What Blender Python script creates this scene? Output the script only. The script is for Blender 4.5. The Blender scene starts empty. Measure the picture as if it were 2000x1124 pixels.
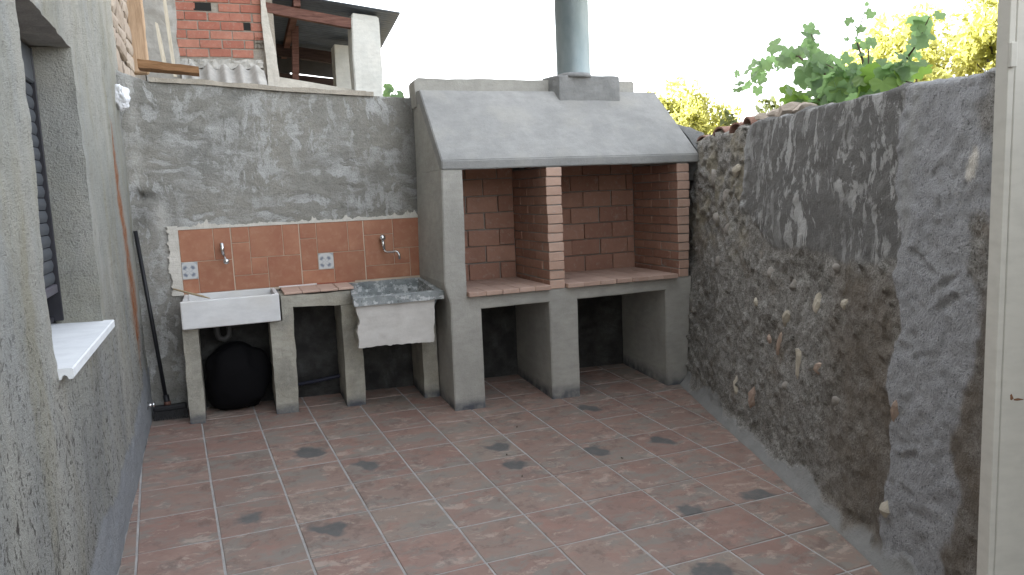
import bpy, bmesh, math, random
import numpy as np
from mathutils import Vector, Matrix

C = bpy.context.scene.collection
S = bpy.context.scene
rnd = random.Random(7)
PI = math.pi

# ------------------------------------------------------------------ camera
cd = bpy.data.cameras.new("camera")
cd.sensor_fit = 'HORIZONTAL'
cd.sensor_width = 36.0
cd.lens = 36.0 * 1482.68 / 2000.0
cd.clip_start = 0.05
cd.clip_end = 2000
CAM = Vector((-1.3682, -4.6977, 1.4324))
pitch, yaw, roll = -0.1273, 0.3672, -0.0423
fw = Vector((math.sin(yaw) * math.cos(pitch), math.cos(yaw) * math.cos(pitch), math.sin(pitch)))
rt = Vector((math.cos(yaw), -math.sin(yaw), 0))
upv = rt.cross(fw)
rt, upv = math.cos(roll) * rt + math.sin(roll) * upv, -math.sin(roll) * rt + math.cos(roll) * upv
co = bpy.data.objects.new("camera", cd)
C.objects.link(co)
co.matrix_world = Matrix(((rt.x, upv.x, -fw.x, CAM.x), (rt.y, upv.y, -fw.y, CAM.y), (rt.z, upv.z, -fw.z, CAM.z), (0, 0, 0, 1)))
S.camera = co

# ------------------------------------------------------------------ sky, sun, exposure
SUN_EL = math.radians(31)
SUN_ROT = math.atan2(-0.8, 0.6)
w = bpy.data.worlds.new("World")
S.world = w
w.use_nodes = True
nt = w.node_tree
nt.nodes.clear()
sky = nt.nodes.new('ShaderNodeTexSky')
sky.sky_type = 'NISHITA'
sky.sun_disc = False
sky.sun_elevation = SUN_EL
sky.sun_rotation = SUN_ROT
sky.dust_density = 3.0
sky.air_density = 1.0
sky.ozone_density = 1.0
hs = nt.nodes.new('ShaderNodeHueSaturation')
hs.inputs['Saturation'].default_value = 0.22
bg = nt.nodes.new('ShaderNodeBackground')
bg.inputs['Strength'].default_value = 0.15
wo = nt.nodes.new('ShaderNodeOutputWorld')
nt.links.new(sky.outputs[0], hs.inputs['Color'])
nt.links.new(hs.outputs[0], bg.inputs[0])
nt.links.new(bg.outputs[0], wo.inputs[0])
sl = bpy.data.lights.new("sun", 'SUN')
sl.energy = 5.0
sl.angle = math.radians(0.5)
sl.color = (1.0, 0.95, 0.85)
so = bpy.data.objects.new("sun", sl)
C.objects.link(so)
tosun = Vector((math.sin(SUN_ROT) * math.cos(SUN_EL), math.cos(SUN_ROT) * math.cos(SUN_EL), math.sin(SUN_EL)))
so.rotation_euler = tosun.to_track_quat('Z', 'Y').to_euler()
so.location = tosun * 40
S.view_settings.view_transform = 'Standard'
S.view_settings.look = 'None'
S.view_settings.gamma = 1
S.view_settings.use_curve_mapping = False
S.view_settings.exposure = 2.68
S.render.engine = 'CYCLES'
S.cycles.max_bounces = 8
S.cycles.use_denoising = True


# ------------------------------------------------------------------ noise
def _h(ix, iy, iz, seed):
    n = (ix.astype(np.int64) * 374761393 + iy.astype(np.int64) * 668265263 + iz.astype(np.int64) * 2147483647 + seed * 974711) & 0xffffffff
    n = ((n ^ (n >> 13)) * 1274126177) & 0xffffffff
    n = ((n ^ (n >> 16)) * 2246822519) & 0xffffffff
    return ((n ^ (n >> 15)) & 0xffff) / 65535.0


def vn(P, seed=0):
    P = np.asarray(P, float)
    i = np.floor(P).astype(np.int64)
    f = P - i
    f = f * f * (3 - 2 * f)
    r = 0
    for a in (0, 1):
        wx = f[..., 0] if a else 1 - f[..., 0]
        for b in (0, 1):
            wy = f[..., 1] if b else 1 - f[..., 1]
            for c in (0, 1):
                wz = f[..., 2] if c else 1 - f[..., 2]
                r = r + wx * wy * wz * _h(i[..., 0] + a, i[..., 1] + b, i[..., 2] + c, seed)
    return r * 2 - 1


def fbm(P, sc=1.0, octv=4, seed=0, gain=0.5):
    P = np.asarray(P, float) * sc
    r = 0
    a = 1.0
    for o in range(octv):
        r = r + a * vn(P, seed + o * 17)
        P = P * 2.03 + 11.3
        a *= gain
    return r


def sstep(a, b, x):
    t = np.clip((x - a) / (b - a), 0, 1)
    return t * t * (3 - 2 * t)


# ------------------------------------------------------------------ object helpers
def link(o, parent=None):
    C.objects.link(o)
    if parent is not None:
        o.parent = parent
    return o


def tag(o, label=None, cat=None, group=None, kind=None):
    if label: o['label'] = label
    if cat: o['category'] = cat
    if group: o['group'] = group
    if kind: o['kind'] = kind
    return o


def empty(name, loc=(0, 0, 0)):
    o = bpy.data.objects.new(name, None)
    o.location = loc
    C.objects.link(o)
    return o


def put(o, parent):
    """parent o, keep its world place (parents are unrotated empties or meshes at the origin)"""
    o.parent = parent
    o.matrix_parent_inverse = Matrix.Translation(-Vector(parent.location))
    return o


def bobj(name, bm, m, parent=None, smooth=False):
    me = bpy.data.meshes.new(name)
    bm.normal_update()
    bm.to_mesh(me)
    bm.free()
    if smooth:
        for p in me.polygons: p.use_smooth = True
    if m is not None:
        me.materials.append(m)
    o = bpy.data.objects.new(name, me)
    C.objects.link(o)
    if parent is not None: put(o, parent)
    return o


def mesh_np(name, V, F, m, parent=None, smooth=True, attrs=None):
    me = bpy.data.meshes.new(name)
    V = np.asarray(V, np.float32)
    F = np.asarray(F, np.int32)
    k = F.shape[1]
    me.vertices.add(len(V))
    me.vertices.foreach_set('co', V.ravel())
    me.loops.add(F.size)
    me.loops.foreach_set('vertex_index', F.ravel())
    me.polygons.add(len(F))
    me.polygons.foreach_set('loop_start', np.arange(len(F), dtype=np.int32) * k)
    me.polygons.foreach_set('loop_total', np.full(len(F), k, np.int32))
    me.update(calc_edges=True)
    me.validate()
    if smooth:
        me.polygons.foreach_set('use_smooth', np.ones(len(me.polygons), bool))
    if attrs:
        for an, av in attrs.items():
            a = me.attributes.new(an, 'FLOAT', 'POINT')
            a.data.foreach_set('value', np.asarray(av, np.float32).ravel())
    me.materials.append(m)
    o = bpy.data.objects.new(name, me)
    C.objects.link(o)
    if parent is not None: put(o, parent)
    return o


def gridfaces(nu, nv, mask=None, flip=False):
    i = np.arange(nu - 1)[:, None]
    j = np.arange(nv - 1)[None, :]
    a = i * nv + j
    q = np.stack([a, a + nv, a + nv + 1, a + 1], -1)
    if flip: q = q[..., ::-1]
    if mask is not None: q = q[mask]
    return q.reshape(-1, 4)


def box(bm, x0, x1, y0, y1, z0, z1, bev=0.0, seg=1):
    v = [bm.verts.new((x, y, z)) for x in (x0, x1) for y in (y0, y1) for z in (z0, z1)]
    fs = [(0, 1, 3, 2), (4, 6, 7, 5), (0, 4, 5, 1), (2, 3, 7, 6), (0, 2, 6, 4), (1, 5, 7, 3)]
    faces = [bm.faces.new([v[i] for i in f]) for f in fs]
    if bev > 0:
        es = list({e for f in faces for e in f.edges})
        bmesh.ops.bevel(bm, geom=es, offset=bev, segments=seg, affect='EDGES', profile=0.5)
    return v


def prism(bm, pts, axis, a, b):
    """polygon pts (2-D) extruded along axis between a and b; axis 1: pts are (x,z); axis 0: (y,z); axis 2: (x,y)"""
    def p(q, t):
        if axis == 1: return (q[0], t, q[1])
        if axis == 0: return (t, q[0], q[1])
        return (q[0], q[1], t)
    A = [bm.verts.new(p(q, a)) for q in pts]
    B = [bm.verts.new(p(q, b)) for q in pts]
    bm.faces.new(A)
    bm.faces.new(B[::-1])
    n = len(pts)
    for i in range(n):
        bm.faces.new([A[i], B[i], B[(i + 1) % n], A[(i + 1) % n]][::-1])
    bmesh.ops.recalc_face_normals(bm, faces=bm.faces[:])


def roughen(bm, cell, amp, sc=9.0, seed=1):
    """slice the solid on a lattice and push the vertices about, so no edge stays ruler-straight"""
    bmesh.ops.triangulate(bm, faces=[f for f in bm.faces if len(f.verts) > 4])
    xs = [v.co.copy() for v in bm.verts]
    for ax in range(3):
        lo = min(c[ax] for c in xs)
        hi = max(c[ax] for c in xs)
        n = int((hi - lo) / cell)
        for k in range(1, n + 1):
            co_ = [0, 0, 0]
            no = [0, 0, 0]
            co_[ax] = lo + (hi - lo) * k / (n + 1)
            no[ax] = 1
            bmesh.ops.bisect_plane(bm, geom=bm.verts[:] + bm.edges[:] + bm.faces[:], plane_co=co_, plane_no=no, dist=1e-5)
    bmesh.ops.remove_doubles(bm, verts=bm.verts[:], dist=1e-5)
    P = np.array([v.co[:] for v in bm.verts])
    for ax in range(3):
        d = fbm(P, sc, 3, seed + 31 * ax) * amp
        for v, q in zip(bm.verts, d): v.co[ax] += q


def cyl(bm, p0, p1, r0, r1=None, seg=16, caps=True):
    r1 = r0 if r1 is None else r1
    p0 = Vector(p0); p1 = Vector(p1)
    d = (p1 - p0).normalized()
    a = d.orthogonal().normalized()
    b = d.cross(a)
    A = [bm.verts.new(p0 + r0 * (math.cos(t) * a + math.sin(t) * b)) for t in (2 * PI * k / seg for k in range(seg))]
    B = [bm.verts.new(p1 + r1 * (math.cos(t) * a + math.sin(t) * b)) for t in (2 * PI * k / seg for k in range(seg))]
    for k in range(seg):
        bm.faces.new([A[k], A[(k + 1) % seg], B[(k + 1) % seg], B[k]])
    if caps:
        bm.faces.new(A[::-1])
        bm.faces.new(B)


def tube(bm, pts, r, seg=10):
    rs = r if isinstance(r, (list, tuple)) else [r] * len(pts)
    pts = [Vector(p) for p in pts]
    rings = []
    for i, p in enumerate(pts):
        d = (pts[min(i + 1, len(pts) - 1)] - pts[max(i - 1, 0)]).normalized()
        a = d.cross(Vector((0.13, 0.31, 0.94)))
        if a.length < 1e-3: a = d.orthogonal()
        a.normalize()
        b = d.cross(a)
        rings.append([bm.verts.new(p + rs[i] * (math.cos(2 * PI * k / seg) * a + math.sin(2 * PI * k / seg) * b)) for k in range(seg)])
    for A, B in zip(rings[:-1], rings[1:]):
        for k in range(seg):
            bm.faces.new([A[k], A[(k + 1) % seg], B[(k + 1) % seg], B[k]])
    bm.faces.new(rings[0][::-1])
    bm.faces.new(rings[-1])
    bmesh.ops.recalc_face_normals(bm, faces=bm.faces[:])


def lump(bm, c, r, amp=0.15, sub=3, seed=0, sc=3.0):
    g = bmesh.ops.create_icosphere(bm, subdivisions=sub, radius=1.0)
    vs = g['verts']
    P = np.array([v.co[:] for v in vs])
    d = 1 + fbm(P + seed * 3.7, sc / 2, 3, seed) * amp
    for v, q in zip(vs, d):
        v.co = Vector((c[0] + v.co.x * r[0] * q, c[1] + v.co.y * r[1] * q, c[2] + v.co.z * r[2] * q))


# ------------------------------------------------------------------ material helpers
class M:
    def __init__(s, name):
        s.m = bpy.data.materials.new(name)
        s.m.use_nodes = True
        s.t = s.m.node_tree
        s.t.nodes.clear()
        s.out = s.t.nodes.new('ShaderNodeOutputMaterial')
        s._tc = None

    def set(s, sock, v):
        if v is None: return
        if isinstance(v, bpy.types.NodeSocket):
            s.t.links.new(v, sock)
        elif isinstance(v, (tuple, list)) and len(v) == 3 and sock.type == 'RGBA':
            sock.default_value = (*v, 1)
        else:
            sock.default_value = v

    def n(s, typ, **kw):
        return s.t.nodes.new('ShaderNode' + typ)

    def co(s, which='Object'):
        if s._tc is None: s._tc = s.n('TexCoord')
        return s._tc.outputs[which]

    def map(s, vec, scale=(1, 1, 1), rot=(0, 0, 0), loc=(0, 0, 0)):
        k = s.n('Mapping')
        s.set(k.inputs['Vector'], vec)
        k.inputs['Scale'].default_value = scale
        k.inputs['Rotation'].default_value = rot
        s.set(k.inputs['Location'], loc)
        return k.outputs[0]

    def noise(s, vec, scale, detail=4, rough=0.55, dist=0.0, col=False):
        k = s.n('TexNoise')
        s.set(k.inputs['Vector'], vec)
        k.inputs['Scale'].default_value = scale
        k.inputs['Detail'].default_value = detail
        k.inputs['Roughness'].default_value = rough
        k.inputs['Distortion'].default_value = dist
        return k.outputs['Color' if col else 'Fac']

    def voro(s, vec, scale, feat='F1', rand=1.0):
        k = s.n('TexVoronoi')
        k.feature = feat
        s.set(k.inputs['Vector'], vec)
        k.inputs['Scale'].default_value = scale
        k.inputs['Randomness'].default_value = rand
        return k.outputs['Distance']

    def ramp(s, fac, *stops):
        k = s.n('ValToRGB')
        s.set(k.inputs[0], fac)
        e = k.color_ramp.elements
        while len(e) < len(stops): e.new(0.5)
        for el, (p, c) in zip(e, stops):
            el.position = p
            if not isinstance(c, (tuple, list)): c = (c, c, c)
            el.color = (*c, 1)
        return k.outputs[0]

    def mix(s, f, a, b, mode='MIX'):
        k = s.n('MixRGB')
        k.blend_type = mode
        s.set(k.inputs[0], f)
        s.set(k.inputs[1], a)
        s.set(k.inputs[2], b)
        return k.outputs[0]

    def math(s, op, a, b=None, clamp=False):
        k = s.n('Math')
        k.operation = op
        k.use_clamp = clamp
        s.set(k.inputs[0], a)
        if b is not None: s.set(k.inputs[1], b)
        return k.outputs[0]

    def vadd(s, a, b):
        k = s.n('VectorMath')
        k.operation = 'ADD'
        s.set(k.inputs[0], a)
        s.set(k.inputs[1], b)
        return k.outputs[0]

    def warp(s, vec, scale, amt):
        c = s.noise(vec, scale, 3, 0.5, col=True)
        k = s.n('VectorMath')
        k.operation = 'MULTIPLY_ADD'
        s.set(k.inputs[0], c)
        k.inputs[1].default_value = (amt,) * 3
        s.set(k.inputs[2], vec)
        return k.outputs[0]

    def attr(s, name, kind='GEOMETRY'):
        k = s.n('Attribute')
        k.attribute_name = name
        k.attribute_type = kind
        return k.outputs['Fac']

    def rand(s):
        return s.n('ObjectInfo').outputs['Random']

    def xyz(s, vec):
        k = s.n('SeparateXYZ')
        s.set(k.inputs[0], vec)
        return k.outputs

    def bump(s, h, strength=0.5, dist=0.01, normal=None):
        k = s.n('Bump')
        k.inputs['Strength'].default_value = strength
        k.inputs['Distance'].default_value = dist
        s.set(k.inputs['Height'], h)
        if normal is not None: s.set(k.inputs['Normal'], normal)
        return k.outputs[0]

    def end(s, color, rough=0.9, normal=None, metal=0.0, spec=0.3, trans=None):
        b = s.n('BsdfPrincipled')
        s.set(b.inputs['Base Color'], color)
        s.set(b.inputs['Roughness'], rough)
        s.set(b.inputs['Metallic'], metal)
        b.inputs['Specular IOR Level'].default_value = spec
        if normal is not None: s.set(b.inputs['Normal'], normal)
        sh = b.outputs[0]
        if trans is not None:
            tr = s.n('BsdfTranslucent')
            s.set(tr.inputs['Color'], trans[1])
            mx = s.n('MixShader')
            mx.inputs[0].default_value = trans[0]
            s.t.links.new(sh, mx.inputs[1])
            s.t.links.new(tr.outputs[0], mx.inputs[2])
            sh = mx.outputs[0]
        s.t.links.new(sh, s.out.inputs['Surface'])
        return s.m


def simple(name, col, rough=0.6, metal=0.0, var=0.15, bscale=60, bstr=0.1, spec=0.3):
    m = M(name)
    n = m.noise(m.co(), 9, 5, 0.6)
    c = m.mix(m.ramp(n, (0.3, 0.0), (0.7, 1.0)), tuple(q * (1 - var) for q in col), tuple(min(1, q * (1 + var)) for q in col))
    b = m.bump(m.noise(m.co(), bscale, 4), bstr, 0.005)
    r = m.math('ADD', m.math('MULTIPLY', n, 0.2), rough - 0.1)
    return m.end(c, r, b, metal, spec)


# cement of the barbecue: trowelled smooth, faint cloudy stains
def m_cement(name, dark, light, rough_b=0.25, grain=0.12, cloud=3.0, warm=None):
    m = M(name)
    v = m.warp(m.co(), 3.0, 0.25)
    a = m.noise(v, cloud, 6, 0.62)
    b = m.noise(m.map(m.co(), (1, 1, 2.5)), 11, 5, 0.6)
    f = m.noise(m.co(), 160, 3, 0.6)
    c = m.mix(m.ramp(a, (0.32, 0.0), (0.68, 1.0)), dark, light)
    c = m.mix(m.ramp(b, (0.42, 0.0), (0.75, 0.45)), c, tuple(q * 0.78 for q in dark))
    if warm:
        c = m.mix(m.ramp(m.noise(m.co(), 4.3, 4), (0.5, 0.0), (0.72, 0.55)), c, warm)
    c = m.mix(m.math('MULTIPLY', m.ramp(f, (0.3, 0.0), (0.7, 1.0)), grain), c, tuple(q * 1.5 for q in light))
    # damp dirty foot of the masonry
    d = m.attr('damp')
    d = m.math('MULTIPLY', d, m.ramp(m.noise(m.co(), 14, 4), (0.3, 0.35), (0.6, 1.0)))
    c = m.mix(d, c, (0.085, 0.09, 0.105))
    h = m.math('ADD', m.math('MULTIPLY', f, 0.35), m.noise(m.co(), 28, 5, 0.65))
    return m.end(c, 0.88, m.bump(h, rough_b, 0.012), spec=0.25)


MAT = {}
MAT['cement'] = m_cement('smooth grey cement', (0.285, 0.28, 0.258), (0.40, 0.392, 0.362), 0.4, 0.16, 3.4)
MAT['hood'] = m_cement('hood cement', (0.222, 0.225, 0.222), (0.318, 0.319, 0.312), 0.30, 0.16, 2.8, (0.335, 0.328, 0.30))
MAT['leg'] = m_cement('rough leg cement', (0.205, 0.20, 0.175), (0.42, 0.405, 0.35), 0.7, 0.2, 6.0, (0.36, 0.33, 0.26))
MAT['chimbase'] = m_cement('chimney base cement', (0.17, 0.175, 0.175), (0.27, 0.275, 0.275), 0.5, 0.1, 5.0)


def m_backwall():
    m = M('smeared cement render')
    v = m.co()
    w1 = m.warp(m.warp(v, 1.6, 0.30), 9.0, 0.07)
    w2 = m.warp(m.warp(v, 2.4, 0.25), 11.0, 0.05)
    pa = m.noise(m.map(w1, (3.0, 1, 9.0)), 1.35, 7, 0.62)
    pb = m.noise(m.map(w2, (10.0, 1, 3.6), (0, 0.35, 0), (4, 0, 2)), 1.3, 6, 0.6)
    pc = m.noise(m.map(w2, (1, 1, 1), (0, 0.8, 0), (1, 5, 3)), 7.5, 7, 0.66)
    reg = m.ramp(m.noise(v, 1.7, 2), (0.42, 0.0), (0.56, 1.0))
    k1 = m.ramp(pa, (0.505, 0.0), (0.54, 0.8), (0.7, 1.0))
    k2 = m.ramp(pb, (0.545, 0.0), (0.58, 0.8), (0.7, 1.0))
    k3 = m.ramp(pc, (0.53, 0.0), (0.57, 0.6), (0.7, 1.0))
    light = m.mix(reg, k1, m.math('MAXIMUM', k2, k3))
    light = m.math('MULTIPLY', light, m.ramp(m.noise(v, 3.1, 3), (0.33, 0.25), (0.52, 1.0)))
    base = m.mix(m.ramp(m.noise(v, 2.3, 6, 0.6), (0.35, 0.0), (0.65, 1.0)), (0.217, 0.219, 0.207), (0.292, 0.284, 0.254))
    base = m.mix(m.ramp(m.noise(w1, 24, 4, 0.7), (0.35, 0.0), (0.65, 0.5)), base, (0.318, 0.315, 0.295))
    c = m.mix(light, base, m.mix(m.noise(v, 5, 4), (0.408, 0.416, 0.413), (0.498, 0.506, 0.503)))
    c = m.mix(m.ramp(m.noise(m.map(w2, (3, 1, 3)), 5, 6, 0.75), (0.57, 0.0), (0.67, 0.6)), c, (0.155, 0.155, 0.142))
    c = m.mix(m.ramp(m.noise(v, 120, 3, 0.75), (0.36, 0.45), (0.5, 0.0)), c, (0.12, 0.12, 0.112))
    c = m.mix(m.math('MULTIPLY', m.attr('pale'), m.ramp(m.noise(w1, 9, 5), (0.35, 0.5), (0.6, 1.0))), c, (0.488, 0.482, 0.456))
    c = m.mix(m.math('MULTIPLY', m.attr('dark'), m.ramp(m.noise(v, 7, 5), (0.3, 0.85), (0.6, 1.0))), c, (0.028, 0.0275, 0.027))  # mask also carries painted shade of the openings low down
    # trowel drag lines and grit
    gr = m.noise(m.map(m.warp(v, 5, 0.12), (1.0, 1, 3.0), (0, 0.4, 0)), 13, 6, 0.72)
    g2 = m.noise(v, 75, 5, 0.7)
    h = m.math('ADD', m.math('MULTIPLY', gr, 0.8), m.math('MULTIPLY', g2, 0.7))
    h = m.math('SUBTRACT', h, m.math('MULTIPLY', light, 0.35))
    return m.end(c, 0.92, m.bump(h, 0.75, 0.014), spec=0.2)


def m_house():
    m = M('pitted grey render')
    v = m.co()
    a = m.noise(m.map(v, (1, 1, 0.45)), 2.2, 7, 0.62)
    c = m.mix(m.ramp(a, (0.33, 0.0), (0.66, 1.0)), (0.352, 0.364, 0.338), (0.519, 0.513, 0.464))
    # yellowish, bluish washes running down
    y = m.noise(m.map(v, (1, 3.4, 0.55), (0, 0, 0), (3, 1, 7)), 1.5, 5, 0.6)
    c = m.mix(m.ramp(y, (0.5, 0.0), (0.68, 0.55)), c, (0.352, 0.327, 0.227))
    y2 = m.noise(m.map(v, (1, 2.4, 0.5), (0, 0, 0), (9, 4, 2)), 1.7, 5, 0.6)
    c = m.mix(m.ramp(y2, (0.52, 0.0), (0.7, 0.5)), c, (0.415, 0.441, 0.464))
    y3 = m.noise(m.map(v, (1, 14, 1.3)), 1.6, 5, 0.7)
    c = m.mix(m.ramp(y3, (0.58, 0.0), (0.75, 0.22)), c, (0.581, 0.582, 0.535))
    c = m.mix(m.math('MULTIPLY', m.attr('low'), m.ramp(m.noise(m.map(v, (1, 1, 0.5)), 1.9, 6, 0.65), (0.35, 0.6), (0.62, 0.12))), c, (0.27, 0.28, 0.285))
    # pits: mostly grit above, long dark scores lower down
    lo = m.attr('low')
    pit = m.noise(m.map(v, (1, 1.0, 0.75)), 62, 3, 0.65)
    pits = m.ramp(pit, (0.36, 1.0), (0.43, 0.0))
    sc = m.noise(m.map(m.warp(v, 8, 0.05), (1, 1.0, 0.23)), 42, 4, 0.7)
    clus = m.ramp(m.noise(m.map(v, (1, 1, 0.6)), 4.2, 4, 0.6), (0.45, 0.0), (0.58, 1.0))
    scs = m.math('MULTIPLY', m.math('MULTIPLY', m.ramp(sc, (0.33, 1.0), (0.41, 0.0)), clus), lo)
    dk = m.math('MAXIMUM', m.math('MULTIPLY', pits, m.math('ADD', 0.22, m.math('MULTIPLY', lo, 0.5))), m.math('MULTIPLY', scs, 0.95))
    c = m.mix(dk, c, (0.066, 0.060, 0.054))
    sk = m.attr('skirt')
    cs = m.mix(m.noise(v, 7, 6, 0.65), (0.223, 0.241, 0.266), (0.312, 0.327, 0.338))
    c = m.mix(sk, c, cs)
    ru = m.attr('rust')
    ru = m.math('MULTIPLY', ru, m.ramp(m.noise(m.map(v, (1, 6, 0.8)), 14, 5, 0.7), (0.32, 0.25), (0.55, 1.0)))
    c = m.mix(ru, c, m.mix(m.noise(v, 20, 3), (0.264, 0.078, 0.024), (0.480, 0.204, 0.084)))
    g = m.noise(v, 120, 4, 0.7)
    h = m.math('ADD', m.math('MULTIPLY', g, 0.8), m.noise(v, 60, 6, 0.78))
    h = m.math('SUBTRACT', h, m.math('MULTIPLY', dk, 0.9))
    h = m.math('MULTIPLY', h, m.math('SUBTRACT', 1.0, m.math('MULTIPLY', sk, 0.65)))
    return m.end(c, 0.93, m.bump(h, 0.95, 0.016), spec=0.2)


def m_rightwall():
    m = M('old rubble render')
    v = m.co()
    w1 = m.warp(v, 3.0, 0.5)
    # old earthy render
    a = m.noise(v, 2.0, 7, 0.65)
    old = m.mix(m.ramp(a, (0.35, 0.0), (0.65, 1.0)), (0.193, 0.184, 0.168), (0.318, 0.306, 0.288))
    old = m.mix(m.ramp(m.noise(w1, 13, 6, 0.72), (0.49, 0.0), (0.62, 0.75)), old, (0.461, 0.454, 0.427))
    old = m.mix(m.ramp(m.noise(v, 3.3, 5, 0.6), (0.54, 0.0), (0.68, 0.6)), old, (0.182, 0.143, 0.104))
    ds = m.noise(m.map(w1, (1, 2.2, 5.5), (-0.75, 0, 0)), 4.5, 5, 0.68)
    old = m.mix(m.ramp(ds, (0.54, 0.0), (0.63, 0.6)), old, (0.449, 0.440, 0.422))
    old = m.mix(m.ramp(m.noise(w1, 44, 4, 0.7), (0.62, 0.0), (0.72, 0.5)), old, (0.065, 0.060, 0.053))
    old = m.mix(m.ramp(m.noise(v, 110, 3, 0.8), (0.38, 0.85), (0.48, 0.0)), old, (0.072, 0.067, 0.060))
    old = m.mix(m.ramp(m.noise(v, 80, 3, 0.8), (0.56, 0.0), (0.64, 0.7)), old, (0.425, 0.418, 0.399))
    yel = m.math('MULTIPLY', m.attr('rubble'), m.ramp(m.noise(v, 6, 4), (0.45, 0.0), (0.65, 0.75)))
    old = m.mix(yel, old, (0.324, 0.292, 0.219))
    old = m.mix(m.math('MULTIPLY', m.attr('earth'), m.ramp(m.noise(v, 7, 5), (0.3, 0.3), (0.6, 0.8))), old, m.mix(m.noise(v, 30, 5, 0.7), (0.125, 0.101, 0.078), (0.231, 0.197, 0.159)))
    # dark patch with paler trowel swipes
    w2 = m.warp(m.warp(v, 2.2, 0.30), 12, 0.035)
    sw = m.noise(m.map(w2, (2, 9.0, 3.6), (0.3, 0, 0)), 1.7, 6, 0.62)
    sw2 = m.noise(m.map(w2, (2, 5.0, 3.0), (-0.5, 0, 0), (3, 1, 4)), 3.4, 6, 0.66)
    swf = m.math('MAXIMUM', m.ramp(sw, (0.535, 0.0), (0.565, 0.85), (0.75, 1.0)), m.ramp(sw2, (0.565, 0.0), (0.60, 0.6), (0.75, 0.8)))
    new = m.mix(m.noise(v, 4, 5, 0.6), (0.146, 0.145, 0.143), (0.215, 0.211, 0.202))
    new = m.mix(m.math('MULTIPLY', swf, m.ramp(m.noise(v, 2.6, 2), (0.36, 0.25), (0.52, 1.0))), new, m.mix(m.noise(v, 9, 3), (0.424, 0.428, 0.422), (0.562, 0.564, 0.557)))
    c = m.mix(m.attr('patch'), old, new)
    # pale roughcast strip
    cast = m.mix(m.noise(v, 5, 6, 0.65), (0.318, 0.326, 0.345), (0.456, 0.463, 0.477))
    cast = m.mix(m.ramp(m.noise(v, 85, 3, 0.7), (0.55, 0.0), (0.68, 0.7)), cast, (0.092, 0.090, 0.091))
    cast = m.mix(m.ramp(m.noise(v, 105, 3, 0.7), (0.60, 0.0), (0.72, 0.65)), cast, (0.700, 0.700, 0.676))
    c = m.mix(m.attr('cast'), c, cast)
    c = m.mix(m.attr('rim'), c, m.mix(m.noise(v, 8, 4), (0.324, 0.329, 0.331), (0.449, 0.454, 0.452)))
    c = m.mix(m.attr('fillet'), c, m.mix(m.noise(v, 9, 5), (0.187, 0.189, 0.186), (0.280, 0.279, 0.272)))
    c = m.mix(m.attr('chalk'), c, (0.686, 0.658, 0.598))
    h = m.math('ADD', m.noise(v, 40, 6, 0.75), m.math('MULTIPLY', m.noise(m.map(w1, (1, 1, 1)), 110, 4, 0.7), 0.6))
    dr = m.noise(m.map(w2, (1, 7, 1.6), (0.5, 0, 0)), 7, 5, 0.7)
    h = m.math('ADD', h, m.math('MULTIPLY', dr, 0.7))
    h = m.math('SUBTRACT', h, m.math('MULTIPLY', m.math('MULTIPLY', swf, m.attr('patch')), 0.3))
    h = m.math('MULTIPLY', h, m.math('SUBTRACT', 1.0, m.math('MULTIPLY', m.attr('fillet'), 0.7)))
    return m.end(c, 0.93, m.bump(h, 1.0, 0.018), spec=0.2)


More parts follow.
